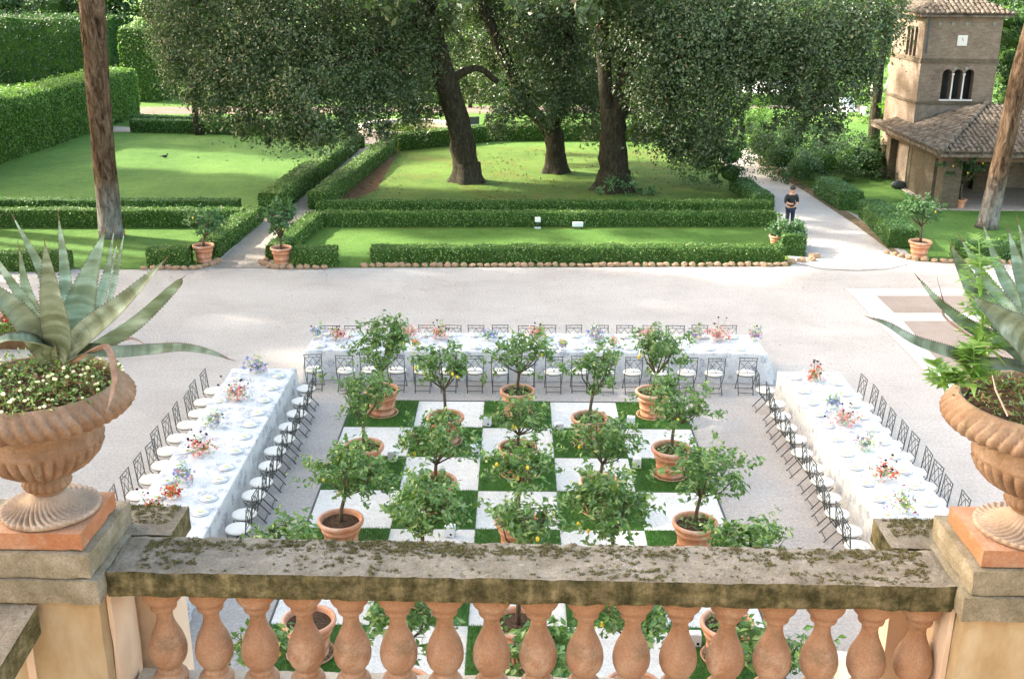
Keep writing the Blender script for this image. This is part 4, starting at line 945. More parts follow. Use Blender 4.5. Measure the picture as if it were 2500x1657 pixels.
def moss(x0, x1, y0, y1, z, n, parent, name='moss', bias=True):
    L = []; k = 0; tries = 0
    while k < n and tries < n*60:
        tries += 1
        x, y = random.uniform(x0, x1), random.uniform(y0, y1)
        yb_ = (y-y0)/(y1-y0)
        f = .45*mn.noise(Vector((x*2.2, y*6, 1.7)))+.55*mn.noise(Vector((x*16, y*26, 4)))+.85*mn.noise(Vector((x*52, y*80, 8)))
        thr = (.46-.40*math.exp(-((yb_-.78)/.18)**2)) if bias else .08
        if f < thr:
            if random.random() < .996: continue
            rad = .005; m_ = 7
        else: rad = random.uniform(.004, .008); m_ = 8
        Pn = np.array([x, y, z])+rng.normal(size=(m_, 3))*np.array([rad, rad*.8, .003]); Pn[:, 2] = np.maximum(Pn[:, 2], z)+.001
        L.append(leafquads(Pn, rng.normal(size=(m_, 3))*.7+np.array([0, 0, 1.]), .009, .007, .3)); k += 1
    b = MB(); b.quads(np.concatenate(L)); return tag(b.build(name, 'moss', parent), kind='stuff')
moss(-2.0, 2.05, .01, .36, 6.7, 3300, BR)
base = MB(); subdiv_box(-2.12, -.03, 5.82, 2.12, .30, 5.92, base, .08, .003); base.build('base_course', 'pale_stone', BR)
bp_ = [(.104, 6.552), (.107, 6.475), (.104, 6.458), (.097, 6.443), (.084, 6.428), (.073, 6.415), (.063, 6.408), (.063, 6.400), (.069, 6.392), (.067, 6.382), (.055, 6.374), (.046, 6.362), (.042, 6.340), (.044, 6.31),
       (.053, 6.28), (.068, 6.245), (.084, 6.21), (.096, 6.17), (.101, 6.13), (.098, 6.095), (.086, 6.062), (.070, 6.04), (.058, 6.028), (.056, 6.02), (.064, 6.012), (.068, 6.0), (.062, 5.99), (.070, 5.982), (.088, 5.972), (.094, 5.955), (.09, 5.94), (.09, 5.92)]
bm_ = MB(); bm_.sm = True; bm_.lathe([(r_, z) for r_, z in bp_][::-1], 40)
b0 = bm_.build('baluster', 'baluster', BR)
for i in range(17):
    x = -1.92+.2475*i
    o = b0 if i == 0 else b0.copy()
    if i: C.objects.link(o)
    o.location = (x, .185, 0); o.rotation_euler = (0, 0, i*1.3); o.scale = (1, 1, 1)
URN_PROF = [(.255, 0, .02, 0)]
def urn(x, y, z, label, mirror=1):
    t = empty('terracotta_urn', (x, y, z), 0, label=label, cat='urn', group='urns on the balustrade pedestals')
    f = MB(); f.sm = True
    prof = []
    for i in range(13):
        u = i/12; prof.append((.262*(1-u)+.085*u, .034+.080*u**2.4, .03, mirror*u*.6, .030*math.sin(math.pi*min(1, u+.12))))
    f.lathe([(.25, 0, 0), (.262, .008, .0), (.268, .02, .05)]+prof, 216, ribs=36)
    ft = f.build('foot', 'urn_foot', t)
    b = MB(); b.sm = True
    b.lathe([(.085, .108), (.080, .125), (.085, .14, .0)], 64)
    b.lathe([(.086, .138, 0), (.115, .142, .06), (.132, .165, .10), (.125, .19, .08), (.10, .21, .03), (.088, .22, 0)], 120, ribs=20)
    b.build('neck', 'urn', t)
    b = MB(); b.sm = True
    b.lathe([(.085, .218, 0), (.12, .222, .03), (.19, .245, .10), (.255, .285, .12), (.302, .335, .12), (.325, .385, .09), (.318, .402, .02), (.322, .412, 0), (.328, .42, 0), (.322, .43, 0), (.312, .45), (.300, .49), (.300, .525), (.315, .548), (.345, .558)], 288, ribs=32, cap=False)
    b.build('bowl', 'urn', t)
    b = MB(); b.sm = True
    b.lathe([(.345, .552, 0), (.42, .552, .03, 0), (.475, .568, .09, .02*mirror), (.508, .60, .075, .04*mirror, .006), (.515, .632, .065, .07*mirror, .015), (.497, .662, .035, .10*mirror, .024), (.468, .69, .012, .13*mirror, .024), (.442, .712, 0, .16*mirror, .012), (.43, .722, 0), (.418, .718, 0), (.412, .69, 0), (.40, .64, 0)], 384, ribs=48, cap=False)
    b.build('rim', 'urn', t)
    s = MB(); s.sm = True; s.lathe([(.41, .655), (.3, .67), (.15, .70), (.01, .71)], 30, cap=False)
    s.build('soil', 'soil', t)
    t.scale = (.93, .93, .97)
    return t
def pedestal(side, label):
    "side -1 left / +1 right; local frame of the balustrade"
    cx = side*2.435
    t = empty('stone_pedestal', (.08+cx*math.cos(.02), 4.79-cx*.02, 0), -.02, label=label, cat='pedestal')
    xi = -side*.28   # inner face direction
    def bx(n, mat, xa, xb, y0, y1, z0, z1, step=.06, amp=.004, par=None):
        m_ = MB(); a_, b_ = sorted((xa, xb)); subdiv_box(a_, y0, z0, b_, y1, z1, m_, step, amp); return m_.build(n, mat, par or t)
    bx('lower_cap', 'cap_stone', -side*.31, side*.9, -.10, .55, 6.56, 6.70)
    bx('upper_cap', 'cap_stone', -side*.275, side*.9, -.085, .50, 6.70, 6.84)
    bx('back_slab', 'stone', -side*.52, side*.9, .38, .72, 6.555, 6.70)
    bx('pier', 'ochre', -side*.27, side*.9, -.03, .66, 5.3, 6.56, .12, .002)
    bx('side_facing', 'peach', -side*.30, -side*.268, .05, .36, 5.3, 6.553, .1, .002)
    for k_ in (0, 1):
        bx('pilaster_strip', 'peach', side*(.10+k_*.34), side*(.15+k_*.34), -.042, .1, 5.3, 6.555, .2, .001)
    bx('buttress', 'peach', -side*.47, side*.9, .41, .68, 0, 6.55, .4, .001)
    m_ = moss(min(-side*.47, side*.2), max(-side*.47, side*.2), .5, .71, 6.7, 700, t, bias=False)
    p = MB(); subdiv_box(cx*0-.235+0, -.055, 6.842, .235, .415, 6.94, p, .05, .003)
    pl = p.build('urn_plinth', 'plinth', t)
    return t
PLx, PLy = -2.37, .0
pedestal(-1, 'stone-capped ochre pedestal carrying the left urn')
pedestal(1, 'stone-capped ochre pedestal carrying the right urn')
UL = (.08-2.445, 4.79+.0487+.19, 6.94); UR = (.08+2.49, 4.79-.0487+.16, 6.94)
urn(*UL, 'large gadrooned terracotta urn on the left pedestal, planted with an agave')
urn(*UR, 'large gadrooned terracotta urn on the right pedestal, planted with an agave and weeds', -1)
# lower stone parapets seen under the balusters
for (pts, lab) in (([g(395, 1558, 4.6), g(628, 1548, 4.6), g(600, 1650, 4.6), g(440, 1660, 4.6)], 'pale stone parapet slab below the left end of the balustrade'),
                   ([g(1925, 1500, 4.6), g(2010, 1515, 4.6), g(2090, 1560, 4.6), g(2090, 1680, 4.6), g(1960, 1620, 4.6)], 'pale stone parapet slab below the right end of the balustrade')):
    n = len(pts); mb = MB(); mb.add([(x, y, 4.6) for x, y in pts]+[(x, y, 4.45) for x, y in pts], [tuple(range(n)), tuple(range(n, 2*n))[::-1]]+[(i, (i+1) % n, n+(i+1) % n, n+i) for i in range(n)])
    t = mb.build('parapet_slab', 'pale_stone'); tag(t, lab, 'parapet')
    mb = MB(); cxy = np.mean(pts, 0); q = [(np.array(p)-cxy)*.86+cxy for p in pts]
    mb.add([(x, y, 4.449) for x, y in q]+[(x, y, 0) for x, y in q], [(i, (i+1) % n, n+(i+1) % n, n+i) for i in range(n)]); mb.build('wall', 'peach', t)
A, B_, C_ = P(86, 1398, 4.75), P(-60, 1640, 4.2), P(-120, 1400, 4.2)
mb = MB(); A0, B0 = A.copy(), B_.copy(); dn = np.array([0, 0, -.16]); ow = np.array([-.35, .05, 0])
V = [A, B_, B_+ow, A+ow, A+dn, B_+dn, B_+ow+dn, A+ow+dn]; o3 = A.copy()
mb.add([v-o3 for v in V], [(3, 2, 1, 0), (4, 5, 6, 7), (0, 1, 5, 4), (1, 2, 6, 5), (2, 3, 7, 6), (3, 0, 4, 7)])
tag(mb.build('stair_handrail', 'stone', loc=tuple(o3)), 'dark sloping stone handrail cut off at the lower left corner', 'handrail')
# terrace and villa
tag(MB().box(-12, -1.0, 5.5, 12, 5.05, 5.82).build('terrace_floor', 'pale_stone'), kind='structure')
vl = empty('villa', (0, -2, 0), label='ochre villa with the terrace overlooking the courtyard', cat='building')
MB().box(-30, -6, 0, 30, -.6, 11.5).build('main_wall', 'facade', vl)
MB().box(-12, 2.9, 0, 12, 5.1, 5.5).build('terrace_wall', 'ochre', vl)
# ------------------------------------------------------------------ agaves
def blade(ctrl, wd, name, mat, parent, o3, th=.012, chan=.35, tipm=True, face=None, wp=None):
    "ctrl: list of world points; fleshy channelled blade"
    Pt = np.array(ctrl, float)-np.array(o3)
    # catmull-rom
    out = []; n = len(Pt)
    Pe = np.vstack([2*Pt[0]-Pt[1], Pt, 2*Pt[-1]-Pt[-2]])
    for i in range(n-1):
        p0, p1, p2, p3 = Pe[i:i+4]
        for t in np.linspace(0, 1, 8, endpoint=(i == n-2)):
            out.append(.5*((2*p1)+(-p0+p2)*t+(2*p0-5*p1+4*p2-p3)*t*t+(-p0+3*p1-3*p2+p3)*t**3))
    out = np.array(out); m = len(out)
    V = []; F = []; cols = [-1, -.55, 0, .55, 1]
    wd = wd*(1.05 if wp != 'low' else 1.)
    fc = np.array(face if face is not None else (0, -1, .4), float)
    for i in range(m):
        u = i/(m-1); d = out[min(i+1, m-1)]-out[max(i-1, 0)]; d /= np.linalg.norm(d)
        s = np.cross(d, fc); s /= max(np.linalg.norm(s), 1e-6); nr = np.cross(s, d)
        if wp == 'low': wv = wd*(1-u**2.2)**.8*(.75+.25*math.sin(u*3))
        else: wv = wd*(.62+.38*math.sin(min(1, u/.42)*math.pi/2))*(1 if u < .42 else max(0, 1-((u-.42)/.58)**1.55))
        wv = max(wv, .0015)
        for side in (1, -1):
            for c_ in cols[::side]:
                h = chan*wv*c_*c_
                thk = th*(1-u*.8)*(1-c_*c_*.85)*side*.5
                V.append(out[i]+s*wv*c_*.5+nr*(h+thk))
    k = 10
    for i in range(m-1):
        for j in range(k): F.append((i*k+j, i*k+(j+1) % k, (i+1)*k+(j+1) % k, (i+1)*k+j))
    F.append(tuple(range(k))[::-1])
    b = MB(); b.sm = True; b.add(V, F)
    nmain = len(V)
    if mat != 'dry':
        T = []
        for e_ in (0, 4):
            acc = 0
            for i in range(3, m-2):
                a_, c_ = np.array(V[i*k+e_]), np.array(V[(i+1)*k+e_]); o_ = a_-np.array(V[i*k+2]); o_ /= max(np.linalg.norm(o_), 1e-6)
                for q_ in (.2, .7):
                    p_ = a_+(c_-a_)*q_; d_ = (c_-a_)/max(np.linalg.norm(c_-a_), 1e-6); T.append([p_-d_*.003, p_+o_*.006, p_+d_*.003, p_-o_*.002])
        if T: b.cur = 1; b.quads(np.array(T))
    o = b.build(name, [mat, 'spine'], parent)
    at_ = o.data.attributes.new('along', 'FLOAT', 'POINT'); L_n = float(np.linalg.norm(np.diff(out, axis=0), axis=1).sum())
    vals = np.zeros(len(o.data.vertices), np.float32); vals[:nmain] = np.repeat(np.linspace(0, L_n, m)+len(KIDS)*0+abs(float(ctrl[-1][0]))*7, k); at_.data.foreach_set('value', vals)
    if tipm:
        e = out[-1]; d = out[-1]-out[-3]; d /= np.linalg.norm(d)
        s_ = MB(); s_.tube([tuple(e-d*.02), tuple(e+d*.03)], [.0035, .0006], 6); s_.build('spine', 'spine', o)
    return o
def agave(center, leaves, label, S_=1.):
    t = empty('agave_plant', center, label=label, cat='plant', group='agaves in the urns')
    for L in leaves:
        pts = [np.array(center)+np.array(L['b'])] if 'b' in L else [np.array(center)]
        for (px, py, dy) in L['p']: pts.append(P(px, py, center[1]+dy))
        blade(pts, L['w'], L.get('n', 'leaf'), L.get('m', 'agave'), t, center, face=L.get('f'), wp=L.get('wp'), chan=L.get('c', .3), tipm=L.get('tip', True))
    return t
cL = P(150, 812, 5.0); cL = (float(cL[0]), 5.0, float(cL[2])-.02)
agave(cL, [
    dict(p=[(150, 790, .12), (110, 650, .22), (30, 500, .3)], w=.085, b=(-.03, .05, 0)),
    dict(p=[(160, 760, .15), (152, 620, .26), (135, 500, .3)], w=.075, b=(0, .06, 0)),
    dict(p=[(115, 780, .03), (70, 690, .06), (43, 568, .06)], w=.085, b=(-.04, .02, 0)),
    dict(p=[(110, 775, -.02), (55, 690, -.05), (-50, 540, -.1)], w=.075, b=(-.05, 0, 0)),
    dict(p=[(142, 770, -.12), (122, 670, -.2), (103, 560, -.22)], w=.135, m='agave_dark', b=(-.01, -.05, 0)),
    dict(p=[(180, 770, .08), (205, 660, .14), (243, 532, .18)], w=.165, b=(.02, .03, 0)),
    dict(p=[(215, 740, .22), (245, 650, .3), (264, 530, .34)], w=.06, b=(.04, .06, 0)),
    dict(p=[(225, 740, .3), (250, 650, .4), (272, 560, .42)], w=.05, b=(.05, .07, 0)),
    dict(p=[(225, 750, .3), (262, 660, .42), (288, 535, .45)], w=.05, b=(.05, .07, 0)),
    dict(p=[(195, 785, -.08), (285, 705, -.13), (382, 600, -.15)], w=.125, m='agave_dark', b=(.03, -.03, 0), f=(0, -1, .9)),
    dict(p=[(215, 800, .05), (310, 740, .08), (400, 660, .08), (422, 642, .08)], w=.085, b=(.05, 0, -.01), f=(.4, -.8, -.4)),
    dict(p=[(200, 812, -.12), (270, 818, -.16), (350, 812, -.14), (420, 806, -.14), (480, 814, -.14), (532, 830, -.14)], w=.075, m='agave_dark', b=(.03, -.05, -.01), f=(0, -.7, 1), wp='low'),
    dict(p=[(90, 780, -.1), (20, 700, -.18), (-60, 640, -.2)], w=.12, m='agave_dark', b=(-.05, -.05, 0), f=(0, -1, .9)),
    dict(p=[(100, 800, -.12), (50, 785, -.2), (0, 790, -.25), (-30, 830, -.27)], w=.07, m='agave_dark', b=(-.05, -.05, -.01), f=(0, -.5, 1)),
    dict(p=[(240, 800, -.2), (262, 860, -.25), (258, 905, -.26), (245, 955, -.3)], w=.034, m='dry', n='withered_leaf', b=(.05, -.07, -.01), f=(1, -1, 0), tip=False),
    dict(p=[(245, 800, .1), (290, 785, .14), (315, 785, .15), (338, 798, .15)], w=.02, m='dry', n='withered_leaf', b=(.05, .03, 0), f=(0, -.5, 1), tip=False),
], 'blue-green agave with broad pointed leaves in the left urn')
cR = P(2392, 838, 4.93); cR = (float(cR[0]), 4.93, float(cR[2])-.02)
agave(cR, [
    dict(p=[(2330, 800, .05), (2240, 755, .05), (2170, 700, .03), (2120, 640, 0)], w=.06, b=(-.05, 0, 0)),
    dict(p=[(2340, 780, .1), (2265, 700, .14), (2220, 620, .14), (2196, 565, .14)], w=.105, b=(-.04, .03, 0)),
    dict(p=[(2350, 750, .2), (2270, 640, .32), (2220, 552, .36)], w=.07, b=(-.02, .06, 0)),
    dict(p=[(2370, 740, .22), (2310, 630, .36), (2270, 515, .4)], w=.075, b=(0, .07, 0)),
    dict(p=[(2380, 720, .2), (2350, 620, .3), (2330, 530, .34)], w=.09, b=(0, .06, 0)),
    dict(p=[(2390, 720, .15), (2375, 620, .2), (2352, 512, .22)], w=.08, b=(0, .04, 0)),
    dict(p=[(2365, 790, -.12), (2310, 740, -.2), (2245, 685, -.22)], w=.16, m='agave_dark', b=(-.02, -.05, 0)),
    dict(p=[(2400, 780, -.05), (2400, 660, -.1), (2380, 560, -.1)], w=.14, b=(0, -.03, 0)),
    dict(p=[(2330, 848, -.12), (2270, 845, -.18), (2190, 818, -.2), (2110, 790, -.2), (2050, 752, -.2), (2010, 734, -.2)], w=.085, m='agave_dark', b=(-.05, -.05, -.01), f=(0, -.7, 1), wp='low'),
    dict(p=[(2420, 780, 0), (2480, 690, .02), (2520, 600, 0)], w=.12, b=(.04, 0, 0)),
    dict(p=[(2440, 820, -.1), (2520, 800, -.15), (2600, 800, -.2)], w=.1, m='agave_dark', b=(.05, -.04, 0)),
    dict(p=[(2190, 740, .25), (2180, 700, .26), (2165, 640, .26)], w=.012, m='dry', n='withered_leaf', b=(-.1, .1, 0), tip=False),
], 'blue-green agave with a long low leaf in the right urn')
# urn planting
def underplant(c, label, mat, n, R0, flowers=0, name='groundcover', hgt=.08):
    t = empty('trailing_daisies' if flowers else 'leaf_litter_plants', c, label=label, cat='plant')
    a = rng.uniform(0, 6.28, n); q = R0*np.sqrt(rng.random(n))
    Pn = np.c_[q*np.cos(a), q*np.sin(a), rng.uniform(0, hgt, n)+.02*(1-(q/R0)**2)]
    m_ = MB(); m_.quads(leafquads(Pn, rng.normal(size=(n, 3))*.7+np.array([0, 0, .8]), .026, .012, .2)); m_.build('foliage', mat, t)
    k = n//2; a = rng.uniform(0, 6.28, k); q = R0*.85*np.sqrt(rng.random(k))
    m_ = MB(); m_.quads(leafquads(np.c_[q*np.cos(a), q*np.sin(a), rng.uniform(-.01, .05, k)], rng.normal(size=(k, 3))+np.array([0, 0, .4]), .05, .018, .2)); tag(m_.build('dry_litter', 'litter', t), kind='stuff')
    if flowers:
        b = MB(); b.sm = True; st = MB()
        for _ in range(flowers):
            a = random.uniform(2.6, 7.2); q = R0*random.uniform(.35, 1.12); q = min(q, R0*1.0); z = random.uniform(.04, .11)
            p = (q*math.cos(a), q*math.sin(a), z); b.ball(p, random.uniform(.006, .011), 7, 5, (1, 1, .7)); st.tube([(p[0]*.93, p[1]*.93, -.01), p], .0012, 3)
        b.build('blossoms', 'daisy', t); tag(st.build('stems', 'weed', t), kind='stuff')
    return t
uz = .67
underplant((UL[0], UL[1], UL[2]+uz), 'small cream daisies and green groundcover filling the left urn', 'lemonleaf', 1500, .42, 95)
underplant((UR[0], UR[1], UR[2]+uz), 'dry leaf litter and low green weeds filling the right urn', 'lemonleaf', 700, .42, 0)
def weed(base, top, nl, ll, lw, label, spread=.05):
    t = empty('tall_weed', tuple(base), label=label, cat='plant')
    b = np.array(base); v = np.array(top)-b
    s = MB(); s.sm = True; s.tube([(0, 0, 0), tuple(v*.5+np.array([.01, 0, 0])), tuple(v)], [.006, .005, .003], 6); s.build('stem', 'weed', t)
    Q = []
    for i in range(nl):
        u = random.uniform(.03, 1.); a = random.uniform(0, 6.28); l = ll*(1.1-.55*u)*random.uniform(.7, 1.2)
        d = np.array([math.cos(a), math.sin(a), random.uniform(.1, .7)]); d /= np.linalg.norm(d); sd_ = np.cross(d, (0, 0, 1)); sd_ /= np.linalg.norm(sd_)
        p0 = v*u; pm = p0+d*l*.5; pt = p0+d*l+np.array([0, 0, -l*.35])
        Q.append([p0, pm+sd_*lw*.5, pt, pm-sd_*lw*.5])
        for k_ in range(3):
            f_ = .25+.22*k_; c_ = p0+(pm-p0)*2*f_*.9
            for sg in (-1, 1):
                e = c_+sd_*sg*lw*1.7+d*lw*1.2+np.array([0, 0, -.004]); Q.append([c_, c_+d*lw*.5, e, c_-d*lw*.2])
    m_ = MB(); m_.quads(np.array(Q)); m_.build('leaves', 'weed', t); return t
wb = P(2268, 850, 4.85); wt = P(2262, 560, 4.9)
weed(wb, wt, 90, .17, .022, 'tall bright green weed with toothed leaves in the right urn')
wb = P(2190, 895, 4.75); wt = P(2165, 850, 4.72)
weed(wb, wt, 26, .13, .035, 'low yellow-green thistle rosette on the rim of the right urn')
wb = P(2240, 890, 4.7); wt = P(2250, 800, 4.72)
weed(wb, wt, 34, .12, .035, 'leafy green weed between agave and rim in the right urn')
t = empty('dry_grass_stalk', tuple(P(2328, 960, 4.62)), label='thin dry straw stalk leaning over the right urn rim', cat='plant')
s = MB(); a = P(2328, 960, 4.62); s.tube([(0, 0, 0), tuple(P(2300, 900, 4.6)-a), tuple(P(2293, 868, 4.6)-a)], [.004, .004, .002], 6); s.build('stem', 'pale_bark', t)
# ------------------------------------------------------------------ red flowers behind the left agave (far below, by the gravel)
x, y = g(40, 770)
t = empty('flower_bed', (x, y, 0), label='red and pink flower bed half hidden behind the left agave', cat='flower bed')
MB().box(-2.0, -1.3, 0, .9, 1.0, .25).build('soil', 'dirt', t)
n = 1500; m_ = MB(); m_.quads(leafquads(np.c_[rng.uniform(-2, .9, n), rng.uniform(-1.3, 1, n), rng.uniform(.25, .7, n)], rng.normal(size=(n, 3))+np.array([0, 0, .6]), .1, .05)); m_.build('foliage', 'bgleaf', t)
for c_, k_ in (('red', 260), ('pink', 160), ('white', 60)):
    m_ = MB(); m_.quads(leafquads(np.c_[rng.uniform(-2, .9, k_), rng.uniform(-1.3, 1, k_), rng.uniform(.45, .8, k_)], rng.normal(size=(k_, 3))+np.array([0, 0, .9]), .09, .08)); m_.build('blossoms', 'f_'+c_, t)
# ------------------------------------------------------------------ pines
def pine(path, rad, label):
    o3 = path[0]; t = empty('pine_tree', tuple(o3), label=label, cat='tree', group='tall pines')
    pts = [tuple(np.array(p)-np.array(o3)) for p in path]
    # resample
    PP = []; RR = []; n = 60
    Pn = np.array(pts); zs = Pn[:, 2]
    for i in range(n+1):
        z = zs[0]+(zs[-1]-zs[0])*i/n
        PP.append((np.interp(z, zs, Pn[:, 0]), np.interp(z, zs, Pn[:, 1]), z)); RR.append(np.interp(z, zs, rad))
    b = MB(); b.sm = True; b.tube(PP, RR, 40)
    for i, v in enumerate(b.v):
        v = Vector(v); c_ = Vector(PP[min(n, i//40)]); d = (v-c_); j = 1+.10*mn.noise(Vector((d.x*5, d.y*5, v.z*.9+len(label))))+.05*mn.noise(Vector((v.x*14, v.y*14, v.z*3)))
        fl_ = 1+.2*max(0, 1-v.z/.7)**2*(.7+.5*math.sin(math.atan2(d.y, d.x)*5))
        b.v[i] = tuple(c_+d*j*fl_)
    b.build('trunk', 'pine', t)
    top = PP[-1]; Q = [lobe_leaves(np.array(top)+np.array([random.gauss(0, 3), random.gauss(0, 3), random.uniform(-.5, 1.5)]), (2.2, 2.2, 1.1), 600, .35, .08) for _ in range(14)]
    m_ = MB(); m_.quads(np.concatenate(Q)); m_.build('crown', 'bgdark', t)
    return t
bL = g(258, 548); tL = P(212, 0, bL[1]-.1)
pine([(bL[0], bL[1], 0), tuple(P(232, 280, bL[1])), tuple(tL), (tL[0]-.6, bL[1], 20)], [.42, .40, .42, .3], 'tall reddish-barked pine trunk on the left lawn')
bR = g(2280, 527)
pine([(bR[0], bR[1], 0), tuple(P(2318, 353, bR[1])), tuple(P(2362, 150, bR[1])), (20.8, bR[1], 20)], [.37, .33, .33, .26], 'leaning pine trunk in front of the brick portico')
# unseen pines added left of the frame to hold the courtyard in shade
k_ = 0
for ix in range(5):
    for iy in range(6):
        k_ += 1
        x, y, z = -19.5-5.9*ix+random.uniform(-1, 1), 12.5+6.0*iy+random.uniform(-.8, .8), 21.5+random.uniform(-1.2, 1.2)
        y = min(y, 43.2)
        t = empty('added_shade_pine', (x, y, 0), label=f'added unseen shade pine left of the courtyard outside the frame, number {k_}', cat='tree', group='added pines that shade the courtyard')
        ox = -8. if ix == 0 else 0.; b = MB(); b.tube([(ox, 0, 0), (ox*.8, 0, z*.5), (0, 0, z)], [.32, .26, .12], 8); b.build('trunk', 'pine', t)
        m_ = MB(); m_.quads(lobe_leaves((0, 0, z), (3.7, 3.7, 1.0), 1900, .95, .5)); m_.build('crown', 'bgdark', t)
for (x, y) in [(-58+4.1*i, y0_-1.4*i+.3*(i % 2)) for y0_ in (64.9, 62.3, 59.8) for i in range(7)]+[(-60+4.4*i, y0_-1.45*i) for y0_ in (80.5, 77.8, 75) for i in range(6)]:  # more unseen pines, added to throw bands of shade on the left lawn
    k_ += 1; z = 21.5
    t = empty('added_shade_pine', (x, y, 0), label=f'added unseen shade pine far left of the lawns outside the frame, number {k_}', cat='tree', group='added pines that shade the left lawn')
    b = MB(); b.tube([(-4, 0, 0), (-2, 0, z*.6), (0, 0, z)], [.32, .26, .12], 8); b.build('trunk', 'pine', t)
    m_ = MB(); m_.quads(lobe_leaves((0, 0, z), (2.6, 1.7, .8), 1150, .8, .45)); m_.build('crown', 'bgdark', t)
# ------------------------------------------------------------------ oaks
def limb(b, pts, r0, r1, n=14):
    pts = [np.array(p, float) for p in pts]; PP = []; RR = []
    Pe = [2*pts[0]-pts[1]]+pts+[2*pts[-1]-pts[-2]]; m = len(pts)-1
    for i in range(m):
        p0, p1, p2, p3 = Pe[i:i+4]
        for t_ in np.linspace(0, 1, 6, endpoint=(i == m-1)):
            PP.append(.5*((2*p1)+(-p0+p2)*t_+(2*p0-5*p1+4*p2-p3)*t_*t_+(-p0+3*p1-3*p2+p3)*t_**3)); RR.append(r0+(r1-r0)*((i+t_)/m))
    PP = [tuple(p) for p in PP]
    s0 = len(b.v); b.tube(PP, RR, n)
    for i in range(s0, len(b.v)):
        v = Vector(b.v[i]); c_ = Vector(PP[(i-s0)//n]); d = v-c_
        b.v[i] = tuple(c_+d*(1+.22*mn.noise(v*1.6)+.08*mn.noise(v*6)))
def oak(base, limbs, flare, lobes, label, extra=(), dens=165):
    o3 = np.array([base[0], base[1], 0.]); t = empty('holm_oak', tuple(o3), label=label, cat='tree', group='old holm oaks on the tree lawn')
    b = MB(); b.sm = True
    for pts, r0, r1 in limbs: limb(b, [np.array(p)-o3 for p in pts], r0, r1)
    b_n = 20
    # root flare
    V = []; F = []
    for i, z in enumerate((-.02, .15, .4, .9)):
        for k in range(b_n):
            a = 2*math.pi*k/b_n; r = flare*(1+(.55*(1-z/.9)**2)*(.7+.5*math.sin(a*5+base[0])))
            V.append((r*math.cos(a), r*math.sin(a), z))
    for i in range(3):
        for k in range(b_n): F.append((i*b_n+k, i*b_n+(k+1) % b_n, (i+1)*b_n+(k+1) % b_n, (i+1)*b_n+k))
    b.add(V, F); b.build('trunk', 'bark', t)
    Q = []
    for (px, py, Y, r) in lobes:
        c = P(px, py, Y)-o3; n = int(dens*r**2*8.2)
        Q.append(lobe_leaves(c, (r*1.04, r*.9, r*.9), n, .15, .08, .35, .25, hang=2.0))
    for (x, y, z, r) in extra:
        Q.append(lobe_leaves(np.array([x, y, z])-o3, (r, r, r*.7), int(70*r**2), .4, .22, .45, .3))
    m_ = MB(); m_.quads(np.concatenate(Q)); m_.build('crown', 'oak', t); return t
b1 = g(1080, 420); b2 = g(1283, 399); b3 = g(1418, 440)
def lp(l, Y): return [P(px, py, Y+dy) for px, py, dy in l]
up = lambda x0, x1, y0, y1, n: [(random.uniform(x0, x1), random.uniform(y0, y1), random.uniform(9, 14), random.uniform(2, 3.2)) for _ in range(n)]
oak(b1, [([(b1[0], b1[1], -.05)]+lp([(1062, 300, 0), (1022, 160, 0), (992, 40, 0), (975, -80, 0)], b1[1]), .60, .42), (lp([(1000, 80, 0), (900, 0, -1), (780, -60, -2)], b1[1]), .3, .15),
         (lp([(1030, 190, 0), (1100, 158, .3), (1150, 190, .6)], b1[1]), .22, .12), (lp([(1010, 120, 0), (930, 110, -1), (820, 130, -2.5), (700, 180, -3.5)], b1[1]), .2, .06)], .62,
    [(400, 40, 50, 1.6), (455, 110, 49.5, 1.9), (560, 40, 50, 2.4), (560, 170, 48, 2.1), (500, 220, 47.5, 1.1), (455, 200, 48, .9), (620, 250, 46.5, 1.4), (660, 110, 49, 2.5), (700, 20, 50, 2.6), (710, 240, 46, 1.7), (740, 300, 45.5, .9), (640, 310, 46, .6), (690, 320, 46, .5), (780, 160, 48, 2.3), (850, 40, 50, 2.6),
     (790, 280, 46.5, .9), (860, 230, 47.5, 1.5), (885, 300, 47.5, .6), (930, 120, 50, 1.9), (930, 210, 49, 1.3), (965, 265, 49, .8), (985, 30, 52, 1.6), (560, 290, 46.8, .6), (410, 160, 48.5, .9), (960, 180, 52, 1.3), (1010, 20, 50, 1.1), (1050, 110, 53, .9), (1060, 190, 54, .9), (920, 40, 50, 1.6), (990, 250, 51, .9)], 'leaning holm oak, leftmost of the three large trunks', up(-16, -1, 44, 56, 12))
oak(b2, [([(b2[0], b2[1], -.05)]+lp([(1282, 320, 0), (1265, 285, 0)], b2[1]), .46, .42), (lp([(1268, 300, 0), (1215, 235, 0), (1180, 165, 0), (1140, 70, 0), (1100, -20, 0)], b2[1]), .36, .22), (lp([(1275, 300, 0), (1300, 200, 0), (1312, 90, 0), (1330, -30, 0)], b2[1]), .38, .26)], .5,
    [(1080, 0, 54, 1.4), (1130, 130, 56, 1.3), (1150, 20, 55, 1.3), (1225, 60, 54, 2.1), (1255, 150, 53, 1.8), (1200, 225, 52, .9), (1150, 275, 51.5, .85), (1180, 245, 52, .8), (1250, 250, 51.5, 1.1), (1320, 40, 54, 2.2), (1345, 160, 53, 1.9), (1350, 255, 53, 1.2), (1305, 215, 52, 1.1), (1090, 200, 57, .9), (1380, 300, 55, .8), (1080, 130, 58, 1), (1030, -10, 57, 1.6), (1070, 40, 59, 1.2), (1120, 200, 60, 1.1), (1190, 110, 57, 1.4), (1290, 130, 56, 1.3), (1400, 130, 57, 1.3), (1400, 210, 56, 1.2), (1395, 40, 56, 1.3), (1160, -10, 54, 1.5), (1270, 20, 54, 1.6)], 'forked holm oak, middle of the three large trunks', up(-5, 8, 44, 60, 14))
